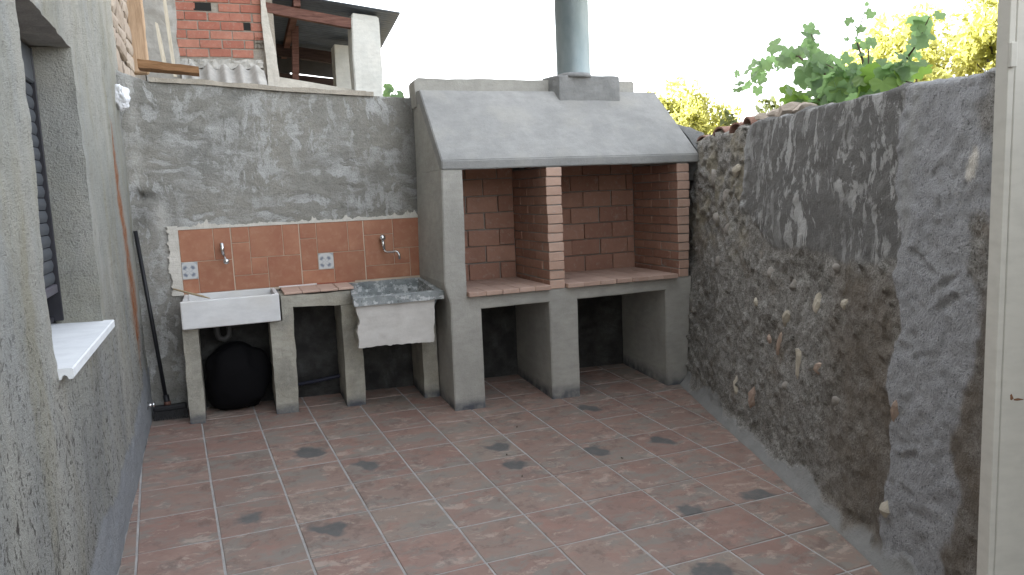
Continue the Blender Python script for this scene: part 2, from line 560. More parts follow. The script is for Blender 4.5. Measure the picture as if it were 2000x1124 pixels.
def m_tile():
    m = M('rustic stoneware tile')
    r = m.rand()
    ov = m.n('CombineXYZ')
    m.set(ov.inputs[0], m.math('MULTIPLY', r, 37.0))
    m.set(ov.inputs[1], m.math('MULTIPLY', r, 91.0))
    v = m.vadd(m.co(), ov.outputs[0])
    w = m.warp(v, 9, 0.10)
    # every tile fired a little differently
    r2 = m.math('FRACT', m.math('MULTIPLY', r, 7.31))
    r3 = m.math('FRACT', m.math('MULTIPLY', r, 17.7))
    a = m.noise(m.map(w, (1.0, 1.8, 1), (0, 0, 0.5)), 9, 6, 0.65)
    c = m.mix(m.ramp(a, (0.36, 0.0), (0.64, 1.0)), (0.215, 0.128, 0.103), (0.300, 0.196, 0.160))
    c = m.mix(m.math('MULTIPLY', r2, 0.8), c, (0.235, 0.192, 0.158))
    c = m.mix(m.math('MULTIPLY', r3, 0.65), c, (0.205, 0.112, 0.092))
    b = m.noise(m.map(w, (1.0, 2.4, 1), (0, 0, -0.35)), 4.2, 7, 0.7)
    c = m.mix(m.ramp(b, (0.48, 0.0), (0.575, 0.8)), c, (0.190, 0.176, 0.155))
    b2 = m.noise(m.map(w, (1, 2.2, 1), (0, 0, 0.9), (5, 2, 0)), 6.5, 8, 0.74)
    c = m.mix(m.ramp(b2, (0.55, 0.0), (0.62, 0.7)), c, (0.385, 0.300, 0.252))
    c = m.mix(m.ramp(m.noise(w, 8.5, 8, 0.76), (0.53, 0.0), (0.62, 0.7)), c, (0.135, 0.085, 0.072))
    c = m.mix(m.ramp(m.noise(m.map(w, (1, 1.5, 1), (0, 0, 1.9), (2, 8, 0)), 5, 7, 0.7), (0.56, 0.0), (0.64, 0.6)), c, (0.270, 0.145, 0.115))
    # slate blotch printed on some
    xs = m.xyz(m.warp(v, 9, 0.17))
    dx = m.math('SUBTRACT', m.math('SUBTRACT', xs[0], m.math('MULTIPLY', r, 37.0)), m.math('ADD', m.attr('blotch_x', 'OBJECT'), 0.085))
    dy = m.math('SUBTRACT', m.math('SUBTRACT', xs[1], m.math('MULTIPLY', r, 91.0)), m.math('ADD', m.attr('blotch_y', 'OBJECT'), 0.085))
    sk = m.math('ADD', dy, m.math('MULTIPLY', dx, 0.25))
    d = m.math('SQRT', m.math('ADD', m.math('POWER', dx, 2.0), m.math('POWER', m.math('MULTIPLY', sk, 1.15), 2.0)))
    rr = m.attr('blotch_r', 'OBJECT')
    k = m.math('MULTIPLY', m.math('SUBTRACT', rr, d), 32.0, clamp=True)
    k = m.math('MULTIPLY', k, m.ramp(m.noise(m.co(), 22, 5, 0.7), (0.3, 0.7), (0.5, 1.0)))
    c = m.mix(k, c, m.mix(m.noise(w, 18, 4), (0.055, 0.057, 0.06), (0.10, 0.10, 0.098)))
    # dust
    c = m.mix(m.ramp(m.noise(m.co('Object'), 3, 3), (0.3, 0.04), (0.7, 0.16)), c, (0.336, 0.322, 0.299))
    h = m.math('ADD', m.noise(w, 18, 6, 0.7), m.math('MULTIPLY', m.noise(v, 120, 3), 0.25))
    ro = m.ramp(m.noise(v, 14, 4), (0.3, 0.50), (0.7, 0.68))
    return m.end(c, ro, m.bump(h, 0.35, 0.006), spec=0.35)


def m_brick(name, a, b, soil=0.35, bstr=0.4):
    m = M(name)
    r = m.rand()
    ov = m.n('CombineXYZ')
    m.set(ov.inputs[0], m.math('MULTIPLY', r, 53.0))
    m.set(ov.inputs[2], m.math('MULTIPLY', r, 29.0))
    v = m.vadd(m.co(), ov.outputs[0])
    c = m.mix(r, a, b)
    c = m.mix(m.ramp(m.noise(v, 14, 5, 0.65), (0.35, 0.0), (0.7, soil)), c, tuple(q * 0.62 for q in a))
    c = m.mix(m.ramp(m.noise(v, 30, 5, 0.7), (0.55, 0.0), (0.72, 0.4)), c, (0.45, 0.40, 0.36))
    h = m.math('ADD', m.noise(v, 60, 5, 0.7), m.math('MULTIPLY', m.noise(v, 18, 3), 0.8))
    return m.end(c, 0.88, m.bump(h, bstr, 0.006), spec=0.25)


def m_terracotta():
    m = M('terracotta wall tile')
    r = m.rand()
    ov = m.n('CombineXYZ')
    m.set(ov.inputs[0], m.math('MULTIPLY', r, 31.0))
    v = m.vadd(m.co(), ov.outputs[0])
    c = m.mix(r, (0.326, 0.146, 0.086), (0.422, 0.202, 0.120))
    c = m.mix(m.ramp(m.noise(v, 7, 4, 0.55), (0.38, 0.0), (0.66, 0.8)), c, (0.288, 0.111, 0.064))
    c = m.mix(m.ramp(m.noise(v, 22, 5, 0.6), (0.5, 0.0), (0.7, 0.3)), c, (0.474, 0.286, 0.192))
    return m.end(c, 0.48, m.bump(m.noise(v, 40, 3), 0.1, 0.003), spec=0.35)


def m_deco():
    m = M('painted blue flower tile')
    g = m.co('Object')
    x = m.xyz(m.warp(g, 60, 0.008))
    ang = m.math('ARCTAN2', x[2], x[0])
    rad = m.math('SQRT', m.math('ADD', m.math('POWER', x[0], 2.0), m.math('POWER', x[2], 2.0)))
    pet = m.math('ABSOLUTE', m.math('SINE', m.math('MULTIPLY', ang, 2.0)))
    ring = m.math('SUBTRACT', rad, m.math('MULTIPLY', pet, 0.042))
    f1 = m.ramp(m.math('ABSOLUTE', ring), (0.0, 1.0), (0.0065, 0.0))
    dots = m.math('SUBTRACT', rad, 0.033)
    f2 = m.math('MULTIPLY', m.ramp(m.math('ABSOLUTE', dots), (0.004, 1.0), (0.013, 0.0)), m.ramp(pet, (0.55, 0.0), (0.9, 0.9)))
    corner = m.ramp(rad, (0.060, 0.0), (0.066, 0.8))
    f = m.math('MAXIMUM', m.math('MAXIMUM', m.math('MULTIPLY', f1, 0.6), m.math('MULTIPLY', f2, 0.9)), m.math('MULTIPLY', corner, 0.55))
    c = m.mix(f, (0.50, 0.52, 0.53), (0.06, 0.09, 0.16))
    return m.end(c, 0.3, spec=0.5)


def m_leaf(name, a, b, tr, mixf=0.4):
    m = M(name)
    r = m.rand()
    n = m.noise(m.co(), 7, 3)
    c = m.mix(m.math('MULTIPLY', m.math('ADD', r, n), 0.5), a, b)
    return m.end(c, 0.55, None, spec=0.35, trans=(mixf, m.mix(r, tr, tuple(q * 1.35 for q in tr))))


def m_wood(name, a, b, scale=(30, 30, 2.5)):
    m = M(name)
    n = m.noise(m.map(m.co(), scale), 1.6, 6, 0.65, 0.6)
    c = m.mix(m.ramp(n, (0.35, 0.0), (0.65, 1.0)), a, b)
    return m.end(c, 0.8, m.bump(n, 0.4, 0.006), spec=0.25)


def m_pipe():
    m = M('galvanised flue pipe')
    v = m.map(m.co(), (1, 1, 0.35))
    n = m.noise(v, 9, 5, 0.6)
    c = m.mix(m.ramp(n, (0.35, 0.0), (0.65, 1.0)), (0.194, 0.244, 0.263), (0.288, 0.340, 0.358))
    return m.end(c, m.ramp(n, (0.3, 0.42), (0.7, 0.58)), m.bump(m.noise(v, 14, 3), 0.12, 0.004), 0.7, 0.5)


MAT['backwall'] = m_backwall()
MAT['house'] = m_house()
MAT['rightwall'] = m_rightwall()
MAT['tile'] = m_tile()
MAT['grout'] = m_cement('pale floor grout', (0.27, 0.262, 0.255), (0.38, 0.37, 0.362), 0.4, 0.2, 8)
MAT['brick'] = m_brick('fire brick', (0.29, 0.158, 0.116), (0.38, 0.222, 0.165), 0.3)
MAT['facebrick'] = m_brick('pale facing brick', (0.44, 0.29, 0.225), (0.55, 0.385, 0.31), 0.25)
MAT['hearth'] = m_brick('hearth tile', (0.42, 0.29, 0.235), (0.52, 0.375, 0.31), 0.25)
MAT['redbrick'] = m_brick('red hollow brick', (0.36, 0.135, 0.098), (0.48, 0.235, 0.175), 0.45)
MAT['mortar'] = m_cement('brick mortar', (0.22, 0.205, 0.185), (0.32, 0.30, 0.275), 0.5)
MAT['oldmortar'] = m_cement('old lime mortar', (0.30, 0.275, 0.235), (0.44, 0.40, 0.34), 0.8, 0.2, 6)
MAT['terracotta'] = m_terracotta()
MAT['tilejoint'] = simple('cream tile joint', (0.55, 0.46, 0.37), 0.9)
MAT['plaster'] = m_cement('white plaster', (0.50, 0.485, 0.44), (0.66, 0.64, 0.59), 0.5, 0.05, 6)
MAT['deco'] = m_deco()
MAT['white'] = m_cement('white glazed sink', (0.60, 0.61, 0.62), (0.70, 0.71, 0.715), 0.06, 0.02, 4, (0.60, 0.585, 0.55))
MAT['whitewash'] = m_cement('whitewashed sink front', (0.50, 0.485, 0.46), (0.60, 0.585, 0.56), 0.2, 0.05, 4, (0.62, 0.61, 0.6))
MAT['marble'] = m_cement('white marble sill', (0.66, 0.69, 0.72), (0.74, 0.77, 0.79), 0.03, 0.0, 4)


def m_stone_sink():
    m = M('worn grey stone sink')
    v = m.co()
    n = m.noise(v, 9, 6, 0.7)
    c = m.mix(m.ramp(n, (0.35, 0.0), (0.65, 1.0)), (0.15, 0.17, 0.175), (0.30, 0.325, 0.33))
    c = m.mix(m.ramp(m.noise(v, 24, 5, 0.7), (0.53, 0.0), (0.6, 0.85)), c, (0.55, 0.57, 0.58))
    c = m.mix(m.ramp(m.noise(v, 40, 4, 0.7), (0.6, 0.0), (0.66, 0.7)), c, (0.10, 0.10, 0.09))
    return m.end(c, 0.75, m.bump(m.noise(v, 45, 5, 0.7), 0.5, 0.008), spec=0.3)


MAT['stonesink'] = m_stone_sink()
MAT['chrome'] = simple('worn chrome', (0.62, 0.63, 0.64), 0.22, 1.0, 0.08, 40, 0.02)
MAT['black'] = simple('black plastic', (0.012, 0.013, 0.016), 0.42, 0, 0.2, 30, 0.1)
MAT['bag'] = simple('black stand-in sack', (0.004, 0.004, 0.005), 0.75, 0, 0.2, 20, 0.4, 0.1)
MAT['navy'] = simple('dark blue plastic', (0.012, 0.014, 0.03), 0.4)
MAT['rodbrown'] = simple('red copper pipe', (0.33, 0.10, 0.06), 0.5)
MAT['rodwhite'] = simple('white conduit', (0.66, 0.63, 0.62), 0.5)
MAT['stick'] = m_wood('pale stick', (0.42, 0.33, 0.21), (0.58, 0.48, 0.33))
MAT['bagwhite'] = simple('white plastic bag', (0.72, 0.74, 0.78), 0.4, 0, 0.06, 40, 0.4)
MAT['shutter'] = simple('charcoal shutter slat', (0.075, 0.083, 0.095), 0.45, 0, 0.12, 30, 0.05)
MAT['winframe'] = simple('dark window frame', (0.028, 0.028, 0.034), 0.4)
MAT['door'] = m_cement('beige painted metal', (0.56, 0.55, 0.505), (0.61, 0.60, 0.55), 0.02, 0.0, 1.5)
MAT['rustspot'] = simple('rust chip', (0.20, 0.10, 0.055), 0.9)
MAT['gap'] = simple('gap shade', (0.02, 0.02, 0.02), 0.9)  # dark colour standing for shade in the door gap and brick holes
MAT['pipe'] = m_pipe()
MAT['plank'] = m_wood('weathered plank', (0.20, 0.105, 0.05), (0.33, 0.19, 0.10), (3, 30, 30))
MAT['post'] = m_wood('old tan post', (0.36, 0.25, 0.165), (0.52, 0.38, 0.26))
MAT['splint'] = m_wood('bare pale board', (0.52, 0.47, 0.37), (0.66, 0.62, 0.52))
MAT['beam'] = m_wood('red oxide beam', (0.095, 0.045, 0.036), (0.20, 0.105, 0.085), (3, 3, 30))
MAT['darkbeam'] = m_wood('dark beam', (0.035, 0.022, 0.02), (0.07, 0.045, 0.04), (3, 30, 30))
MAT['sheet'] = m_cement('fibre cement sheet', (0.36, 0.355, 0.335), (0.50, 0.495, 0.47), 0.3, 0.05, 5, (0.24, 0.23, 0.20))
MAT['tinroof'] = simple('blue grey corrugated steel', (0.14, 0.165, 0.20), 0.55, 0.3, 0.15, 20, 0.08)
MAT['shedwhite'] = m_cement('whitewashed column', (0.57, 0.59, 0.57), (0.68, 0.69, 0.66), 0.2, 0.03, 3)
MAT['sheddark'] = simple('dark shed boards', (0.07, 0.068, 0.07), 0.9)
MAT['stone'] = m_brick('pale rubble stone', (0.36, 0.30, 0.25), (0.47, 0.41, 0.35), 0.5, 0.8)
MAT['pebble'] = m_brick('embedded stone', (0.38, 0.345, 0.28), (0.52, 0.48, 0.40), 0.4, 0.7)
MAT['pebblepink'] = m_brick('pinkish stone', (0.36, 0.27, 0.22), (0.46, 0.36, 0.29), 0.4, 0.7)
MAT['roofclay'] = m_brick('old clay roof tile', (0.24, 0.135, 0.105), (0.34, 0.20, 0.16), 0.6, 0.8)
MAT['vine'] = m_leaf('vine leaf', (0.10, 0.165, 0.10), (0.165, 0.235, 0.125), (0.26, 0.42, 0.17), 0.5)
MAT['vinelight'] = m_leaf('young vine leaf', (0.10, 0.18, 0.045), (0.15, 0.23, 0.06), (0.20, 0.34, 0.06), 0.45)
MAT['stem'] = m_wood('vine stem', (0.05, 0.035, 0.025), (0.10, 0.07, 0.045))
MAT['treeleaf'] = m_leaf('poplar leaf', (0.24, 0.25, 0.085), (0.36, 0.35, 0.13), (0.52, 0.52, 0.16), 0.5)
MAT['treeleaf2'] = m_leaf('olive green leaf', (0.085, 0.11, 0.05), (0.15, 0.17, 0.08), (0.18, 0.20, 0.06), 0.4)
MAT['bark'] = m_wood('bark', (0.05, 0.042, 0.034), (0.10, 0.085, 0.07))
MAT['groundsoil'] = m_cement('dry soil', (0.16, 0.13, 0.09), (0.24, 0.20, 0.14), 0.6)
MAT['dryleaf'] = simple('dry leaf', (0.06, 0.045, 0.03), 0.8)

FA, FB = -0.0283, 0.0582


def floorz(x, y):
    return FA * x + FB * y


def damp(o, base=lambda x, y: floorz(x, y), h=0.055):
    """vertex mask of the dirty foot of a masonry mesh"""
    me = o.data
    n = len(me.vertices)
    P = np.empty(n * 3, np.float32)
    me.vertices.foreach_get('co', P)
    P = P.reshape(-1, 3)
    z = P[:, 2] - (FA * P[:, 0] + FB * P[:, 1])
    a = me.attributes.new('damp', 'FLOAT', 'POINT')
    a.data.foreach_set('value', (1 - sstep(h * 0.5, h * 1.5, z)).astype(np.float32))
    return o


# ------------------------------------------------------------------ ground and floor
bm = bmesh.new()
box(bm, -400, 400, -400, 400, -1.2, -0.75)
tag(bobj('ground', bm, MAT['groundsoil']), kind='structure')

# patio floor: mortar bed, tiles laid on it one by one
G, OX, OY, T = 0.0555, -1.8889, 0.3742, 0.33
bm = bmesh.new()
cor = [(-2.1, -6.2), (2.3, -6.2), (2.3, 1.0), (-2.1, 1.0)]
top = [bm.verts.new((x, y, floorz(x, y) - 0.0028)) for x, y in cor]
bot = [bm.verts.new((x, y, -0.74)) for x, y in cor]
bm.faces.new(top)
bm.faces.new(bot[::-1])
for i in range(4):
    bm.faces.new([top[i], bot[i], bot[(i + 1) % 4], top[(i + 1) % 4]])
bmesh.ops.recalc_face_normals(bm, faces=bm.faces[:])
floor = tag(bobj('patio_floor', bm, MAT['grout']), kind='structure')

cg, sg = math.cos(G), math.sin(G)
e1 = Vector((cg, sg, FA * cg + FB * sg)).normalized()
e2 = Vector((-sg, cg, -FA * sg + FB * cg)).normalized()
e3 = e1.cross(e2).normalized()


def clip(poly, n, c):
    out = []
    for i in range(len(poly)):
        a, b = poly[i], poly[(i + 1) % len(poly)]
        da = a[0] * n[0] + a[1] * n[1] - c
        db = b[0] * n[0] + b[1] * n[1] - c
        if da <= 0: out.append(a)
        if (da < 0) != (db < 0) and abs(da - db) > 1e-9:
            t = da / (da - db)
            out.append((a[0] + t * (b[0] - a[0]), a[1] + t * (b[1] - a[1])))
    return out


def tile_mesh(poly, name='tile', th=0.010, bev=0.0022, m=None, wob=0.0008):
    bm = bmesh.new()
    pts = []
    n = len(poly)
    for i in range(n):   # ragged edges: two extra points per side
        a, b = poly[i], poly[(i + 1) % n]
        for t in (0, 0.33, 0.67):
            q = (a[0] + t * (b[0] - a[0]), a[1] + t * (b[1] - a[1]))
            pts.append((q[0] + rnd.uniform(-wob, wob), q[1] + rnd.uniform(-wob, wob)))
    cx = sum(p[0] for p in pts) / len(pts)
    cy = sum(p[1] for p in pts) / len(pts)
    A = [bm.verts.new((x, y, -th)) for x, y in pts]
    B = [bm.verts.new((x, y, -bev)) for x, y in pts]
    def ins(p):
        d = math.hypot(p[0] - cx, p[1] - cy) or 1
        k = max(0.0, 1 - bev * 1.3 / d)
        return (cx + (p[0] - cx) * k, cy + (p[1] - cy) * k, 0)
    D = [bm.verts.new(ins(p)) for p in pts]
    N = len(pts)
    for i in range(N):
        j = (i + 1) % N
        bm.faces.new([A[i], A[j], B[j], B[i]])
        bm.faces.new([B[i], B[j], D[j], D[i]])
    bm.faces.new(D)
    bmesh.ops.recalc_face_normals(bm, faces=bm.faces[:])
    me = bpy.data.meshes.new(name)
    bm.to_mesh(me)
    bm.free()
    me.materials.append(m)
    return me


hs_ = T / 2 - 0.0047
square = [(-hs_, -hs_), (hs_, -hs_), (hs_, hs_), (-hs_, hs_)]
full = [tile_mesh(square, m=MAT['tile']) for _ in range(5)]
# slate blotches: (column, row): place on the tile and radius
BL = {(2, 2): (.62, .45), (3, 3): (.42, .38), (5, 3): (.74, .54), (5, 4): (.61, .35), (1, 4): (.38, .62), (2, 5): (.40, .34),
      (8, 4): (.51, .43), (7, 4): (.14, .35), (8, 2): (.20, .35), (8, 6): (.53, .90), (7, 6): (.24, .88), (6, 8): (.47, .32), (4, 9): (.5, .4), (9, 8): (.6, .5), (10, 5): (.3, .5)}
for i in range(-2, 15):
    for j in range(-3, 14):
        gx, gy = (i + 0.5) * T, -(j + 0.5) * T
        X, Y = OX + cg * gx - sg * gy, OY + sg * gx + cg * gy
        # walls in the tile's own frame
        poly = square
        for nx, ny, c in ((-1, 0, 1.852), (0, 1, 0.655), (1, -0.277, 1.79), (0, -1, 5.3)):
            lx, ly = nx * cg + ny * sg, -nx * sg + ny * cg
            if len(poly) > 2: poly = clip(poly, (lx, ly), c - nx * X - ny * Y)
        if len(poly) < 3: continue
        ar = 0.5 * abs(sum(poly[k][0] * poly[(k + 1) % len(poly)][1] - poly[(k + 1) % len(poly)][0] * poly[k][1] for k in range(len(poly))))
        if ar < 0.0006: continue
        if Y < -3.4 and X > 0.2: continue
        me = rnd.choice(full) if ar > 0.999 * (2 * hs_) ** 2 else tile_mesh(poly, m=MAT['tile'])
        o = bpy.data.objects.new('tile', me)
        C.objects.link(o)
        o.parent = floor
        tl = Matrix((e1, e2, e3)).transposed().to_4x4() @ Matrix.Rotation(rnd.gauss(0, 0.0022), 4, 'X') @ Matrix.Rotation(rnd.gauss(0, 0.0022), 4, 'Y') @ Matrix.Rotation(rnd.gauss(0, 0.002), 4, 'Z')
        o.matrix_local = Matrix.Translation((X, Y, floorz(X, Y) + rnd.gauss(0.0003, 0.0005))) @ tl
        bx, by, br = 9.0, 9.0, 0.0
        if (i, j) in BL:
            u, v_ = BL[(i, j)]
            bx, by, br = (u - 0.5) * T, (0.5 - v_) * T, rnd.uniform(0.080, 0.110)
        o['blotch_x'], o['blotch_y'], o['blotch_r'] = bx, by, br

# ------------------------------------------------------------------ house on the left
WX = -1.86
WY0, WY1, WZ0, WZ1 = -2.045, -1.02, 0.93, 2.095
house = tag(empty('house', (-3.0, -2.0, -0.2)), 'grey roughcast house wall with a deep shuttered window, left of the patio', 'house')


def xsurf(y, z):
    P = np.stack([np.zeros_like(y), y, z], -1)
    d = fbm(P, 2.5, 2, 5) * 0.006 + fbm(P, 13, 4, 9, 0.6) * 0.0042
    return WX + d


def wavy(n0, n1, holes, res):
    ks = sorted({n0, n1, *holes})
    out = []
    for a, b in zip(ks[:-1], ks[1:]):
        k = max(2, int(round((b - a) / res)))
        out += list(np.linspace(a, b, k, endpoint=False))
    return np.array(out + [n1])


ys = wavy(-3.3, 0.80, [WY0, WY1], 0.0125)
zs = wavy(-0.35, 3.1, [WZ0, WZ1], 0.0135)
Yg, Zg = np.meshgrid(ys, zs, indexing='ij')
Pn = np.stack([np.zeros_like(Yg), Yg, Zg], -1)
h = Zg - (FA * WX + FB * Yg)
edge = 0.285 + 0.03 * np.sin(Yg * 2.1) + fbm(Pn, 5, 4, 21) * 0.045
skirt = 1 - sstep(edge - 0.012, edge + 0.012, h)
low = 1 - sstep(0.55, 1.25, Zg + fbm(Pn, 3, 3, 3) * 0.2 + 0.12 * (Yg + 1.5))
low = np.maximum(low, 0.0)
# rust run down the corner
ry = np.interp(Zg, [0.40, 0.49, 0.71, 1.02, 1.33, 1.67, 1.90], [0.27, 0.27, 0.26, 0.25, 0.14, 0.09, 0.10])
rw = np.interp(Zg, [0.40, 0.55, 0.8, 1.05, 1.3, 1.6, 1.9], [0.05, 0.10, 0.17, 0.17, 0.12, 0.09, 0.05])
rust = np.exp(-((Yg - ry) / (rw * 0.62)) ** 2) * sstep(0.42, 0.60, Zg) * (1 - sstep(1.80, 1.95, Zg))
rust = np.clip(rust * 1.3, 0, 1)
Xg = xsurf(Yg, Zg) + skirt * 0.006
ci = (Yg[:-1, :-1] + Yg[1:, 1:]) / 2
cz = (Zg[:-1, :-1] + Zg[1:, 1:]) / 2
hole = (ci > WY0) & (ci < WY1) & (cz > WZ0) & (cz < WZ1)
V = np.stack([Xg, Yg, Zg], -1).reshape(-1, 3)
mesh_np('wall', V, gridfaces(len(ys), len(zs), ~hole), MAT['house'], house, True,
        dict(skirt=skirt, low=low, rust=rust))
# reveals of the window opening
DX = -2.035
tt = np.linspace(0, 1, 15)


def reveal(pu, flip, nrm, name, mat):
    # pu: array of (y,z) along the edge
    y0, z0 = pu[:, 0][:, None], pu[:, 1][:, None]
    x0 = xsurf(pu[:, 0], pu[:, 1])[:, None]
    Xr = x0 + (DX - x0) * tt[None, :]
    Yr = y0 + 0 * tt[None, :]
    Zr = z0 + 0 * tt[None, :]
    P = np.stack([Xr, Yr, Zr], -1)
    d = (fbm(P, 9, 4, 12) * 0.006) * np.minimum(1, tt * 6)[None, :]
    P = P + d[..., None] * np.array(nrm)
    n = P.shape[0] * P.shape[1]
    mesh_np(name, P.reshape(-1, 3), gridfaces(P.shape[0], P.shape[1], None, flip), mat, house, True,
            dict(skirt=np.zeros(n), low=np.full(n, 0.0), rust=np.zeros(n)))


zz = zs[(zs >= WZ0 - 1e-6) & (zs <= WZ1 + 1e-6)]
yy = ys[(ys >= WY0 - 1e-6) & (ys <= WY1 + 1e-6)]
reveal(np.stack([np.full_like(zz, WY1), zz], -1), False, (0, -1, 0), 'window_reveal', MAT['house'])
reveal(np.stack([np.full_like(zz, WY0), zz], -1), True, (0, 1, 0), 'window_reveal', MAT['house'])
reveal(np.stack([yy, np.full_like(yy, WZ1)], -1), True, (0, 0, -1), 'window_lintel', MAT['cement'])
# the rest of the house behind that face
bm = bmesh.new()
box(bm, -8.5, -2.35, -9.0, 0.78, -0.8, 7.0)
box(bm, -2.349, -1.875, -9.0, -3.29, -0.8, 7.0)
box(bm, -2.349, -1.872, -3.289, 0.78, 3.09, 7.0)
box(bm, -2.349, -1.95, 0.68, 0.78, -0.8, 3.089)
bobj('house_body', bm, MAT['house'], house)
# window: frame, box, slats, sill
win = empty('window', (-2.06, -1.5, 1.0))
put(win, house)
bm = bmesh.new()
box(bm, -2.075, -2.003, WY1 - 0.020, WY1 - 0.003, 0.965, 2.09, 0.003)
box(bm, -2.075, -2.003, WY0 + 0.003, WY0 + 0.020, 0.965, 2.09, 0.003)
box(bm, -2.13, -2.035, WY0 + 0.036, WY1 - 0.036, 0.962, 0.985, 0.003)
f = bobj('window_frame', bm, MAT['winframe']); f.parent = win; f.matrix_parent_inverse = win.matrix_basis.inverted()
win_inv = Matrix.Translation(-Vector((-2.06, -1.5, 1.0)))
f.matrix_parent_inverse = win_inv
bm = bmesh.new()
box(bm, -2.09, -2.006, WY0 + 0.021, WY1 - 0.021, 1.945, 2.088, 0.006)
f = bobj('shutter_box', bm, MAT['shutter']); f.parent = win; f.matrix_parent_inverse = win_inv
bm = bmesh.new()
box(bm, -2.19, -2.131, WY0 + 0.036, WY1 - 0.036, 0.962, 1.94, 0.0)
f = bobj('glass_pane', bm, simple('dark window pane', (0.015, 0.016, 0.018), 0.15)); f.parent = win; f.matrix_parent_inverse = win_inv
bm = bmesh.new()
n = 6
prof = [(-2.022 + 0.0065 * math.sin(PI * k / n), 0.0475 * k / n) for k in range(n + 1)] + [(-2.040, 0.0475), (-2.040, 0.0)]
A = [bm.verts.new((x, WY0 + 0.021, z)) for x, z in prof]
B = [bm.verts.new((x, WY1 - 0.021, z)) for x, z in prof]
for k in range(len(prof)):
    bm.faces.new([A[k], B[k], B[(k + 1) % len(prof)], A[(k + 1) % len(prof)]])
bm.faces.new(A); bm.faces.new(B[::-1])
bmesh.ops.recalc_face_normals(bm, faces=bm.faces[:])
slat = bobj('slat', bm, MAT['shutter'])
sm = slat.data
bpy.data.objects.remove(slat)
for k in range(16):
    o = bpy.data.objects.new('slat', sm)
    C.objects.link(o)
    o.location = (0, 0, 1.125 + k * 0.0512)
    o.parent = win
    o.matrix_parent_inverse = win_inv
bm = bmesh.new()
box(bm, -2.045, -2.010, WY0 + 0.021, WY1 - 0.021, 1.085, 1.122, 0.004)
f = bobj('bottom_rail', bm, simple('purple grey rail', (0.10, 0.095, 0.115), 0.4)); f.parent = win; f.matrix_parent_inverse = win_inv
bm = bmesh.new()
# marble sill with a drip groove along its underside
prof = [(-2.15, 0.955), (-1.822, 0.944), (-1.818, 0.940), (-1.818, 0.914), (-1.822, 0.910), (-1.832, 0.910), (-1.836, 0.920), (-1.843, 0.924), (-1.850, 0.920), (-1.853, 0.910), (-2.15, 0.918)]
A = [bm.verts.new((x, WY0 - 0.005, z)) for x, z in prof]
B = [bm.verts.new((x, WY1 + 0.025, z)) for x, z in prof]
for k in range(len(prof)):
    bm.faces.new([A[k], B[k], B[(k + 1) % len(prof)], A[(k + 1) % len(prof)]])
bm.faces.new(A); bm.faces.new(B[::-1])
bmesh.ops.recalc_face_normals(bm, faces=bm.faces[:])
put(bobj('window_sill', bm, MAT['marble']), house)

# ------------------------------------------------------------------ back wall
W = 0.66
bw = tag(empty('garden_wall', (-0.9, 0.75, 0.05)), 'grey cement back wall with pale trowel smears behind the sinks and barbecue', 'wall')
TOPX = [-2.3, -1.95, -1.83, -1.70, -1.357, -0.853, -0.308, 0.0, 0.3, 1.75, 1.85, 2.4]
TOPZ = [2.36, 2.33, 2.245, 2.205, 2.189, 2.150, 2.123, 2.107, 2.10, 2.10, 2.06, 1.75]
xs = np.arange(-2.0, 2.35, 0.0125)
nz = 190
tz = np.linspace(0, 1, nz)
Xg, Tg = np.meshgrid(xs, tz, indexing='ij')
topz = np.interp(xs, TOPX, TOPZ) + fbm(np.stack([xs, 0 * xs, 0 * xs], -1), 6, 4, 4) * 0.008
Zg = -0.15 + (topz[:, None] + 0.15) * Tg
P = np.stack([Xg, 0 * Xg, Zg], -1)
amp = 1 - sstep(-0.1, 0.05, Xg)
d = (fbm(P, 2.2, 2, 41) * 0.006 + fbm(P * np.array([0.6, 1, 1.4]), 11, 4, 43, 0.55) * 0.0055) * amp
# broken hole in the render near the left end
hol = np.exp(-(((Xg + 1.775) / 0.07) ** 2 + ((Zg - 1.50) / 0.035) ** 2))
d = d - hol * 0.02 * (0.6 + fbm(P, 30, 3, 8))
pt = sstep(0.85, 1.0, Tg + 0.02 * fbm(P, 6, 2, 2))
tile_zone = ((Xg > -1.63) & (Xg < 0.05) & (Zg > 0.8) & (Zg < 1.29))
d = np.where(tile_zone, np.minimum(d, 0.004), d)
pale = np.exp(-((Xg + 1.72 - (1.5 - Zg) * 0.16) / 0.05) ** 2) * (1 - sstep(1.38, 1.5, Zg)) * 0.7
pale = pale + np.exp(-((Xg + 1.80) / 0.04) ** 2) * sstep(1.5, 1.6, Zg) * 0.5
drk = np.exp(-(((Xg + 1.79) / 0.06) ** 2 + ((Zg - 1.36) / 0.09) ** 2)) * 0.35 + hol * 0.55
drk = drk + sstep(-1.66, -1.58, Xg) * (1 - sstep(0.70, 0.80, Zg))  # shade of the openings under counter and hearth, painted into the wall
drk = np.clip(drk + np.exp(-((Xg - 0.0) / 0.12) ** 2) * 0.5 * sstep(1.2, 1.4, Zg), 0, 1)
V = np.stack([Xg, W - d, Zg], -1)
# rows over the top and down the rear
rows = [V]
for dy, dz in ((0.06, 0.006), (0.14, 0.004), (0.22, -0.012), (0.24, -0.06), (0.24, -2.6)):
    q = V[:, -1:, :].copy()
    q[..., 1] = W + dy
    q[..., 2] += dz + fbm(q, 12, 3, 6) * 0.005
    rows.append(q)
V = np.concatenate(rows, 1)
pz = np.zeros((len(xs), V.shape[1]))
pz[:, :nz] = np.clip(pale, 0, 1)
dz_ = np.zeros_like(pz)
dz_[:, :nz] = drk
mesh_np('wall', V.reshape(-1, 3), gridfaces(len(xs), V.shape[1], None, True)[:, ::-1][:, ::-1], MAT['backwall'], bw, True, dict(pale=pz, dark=dz_))

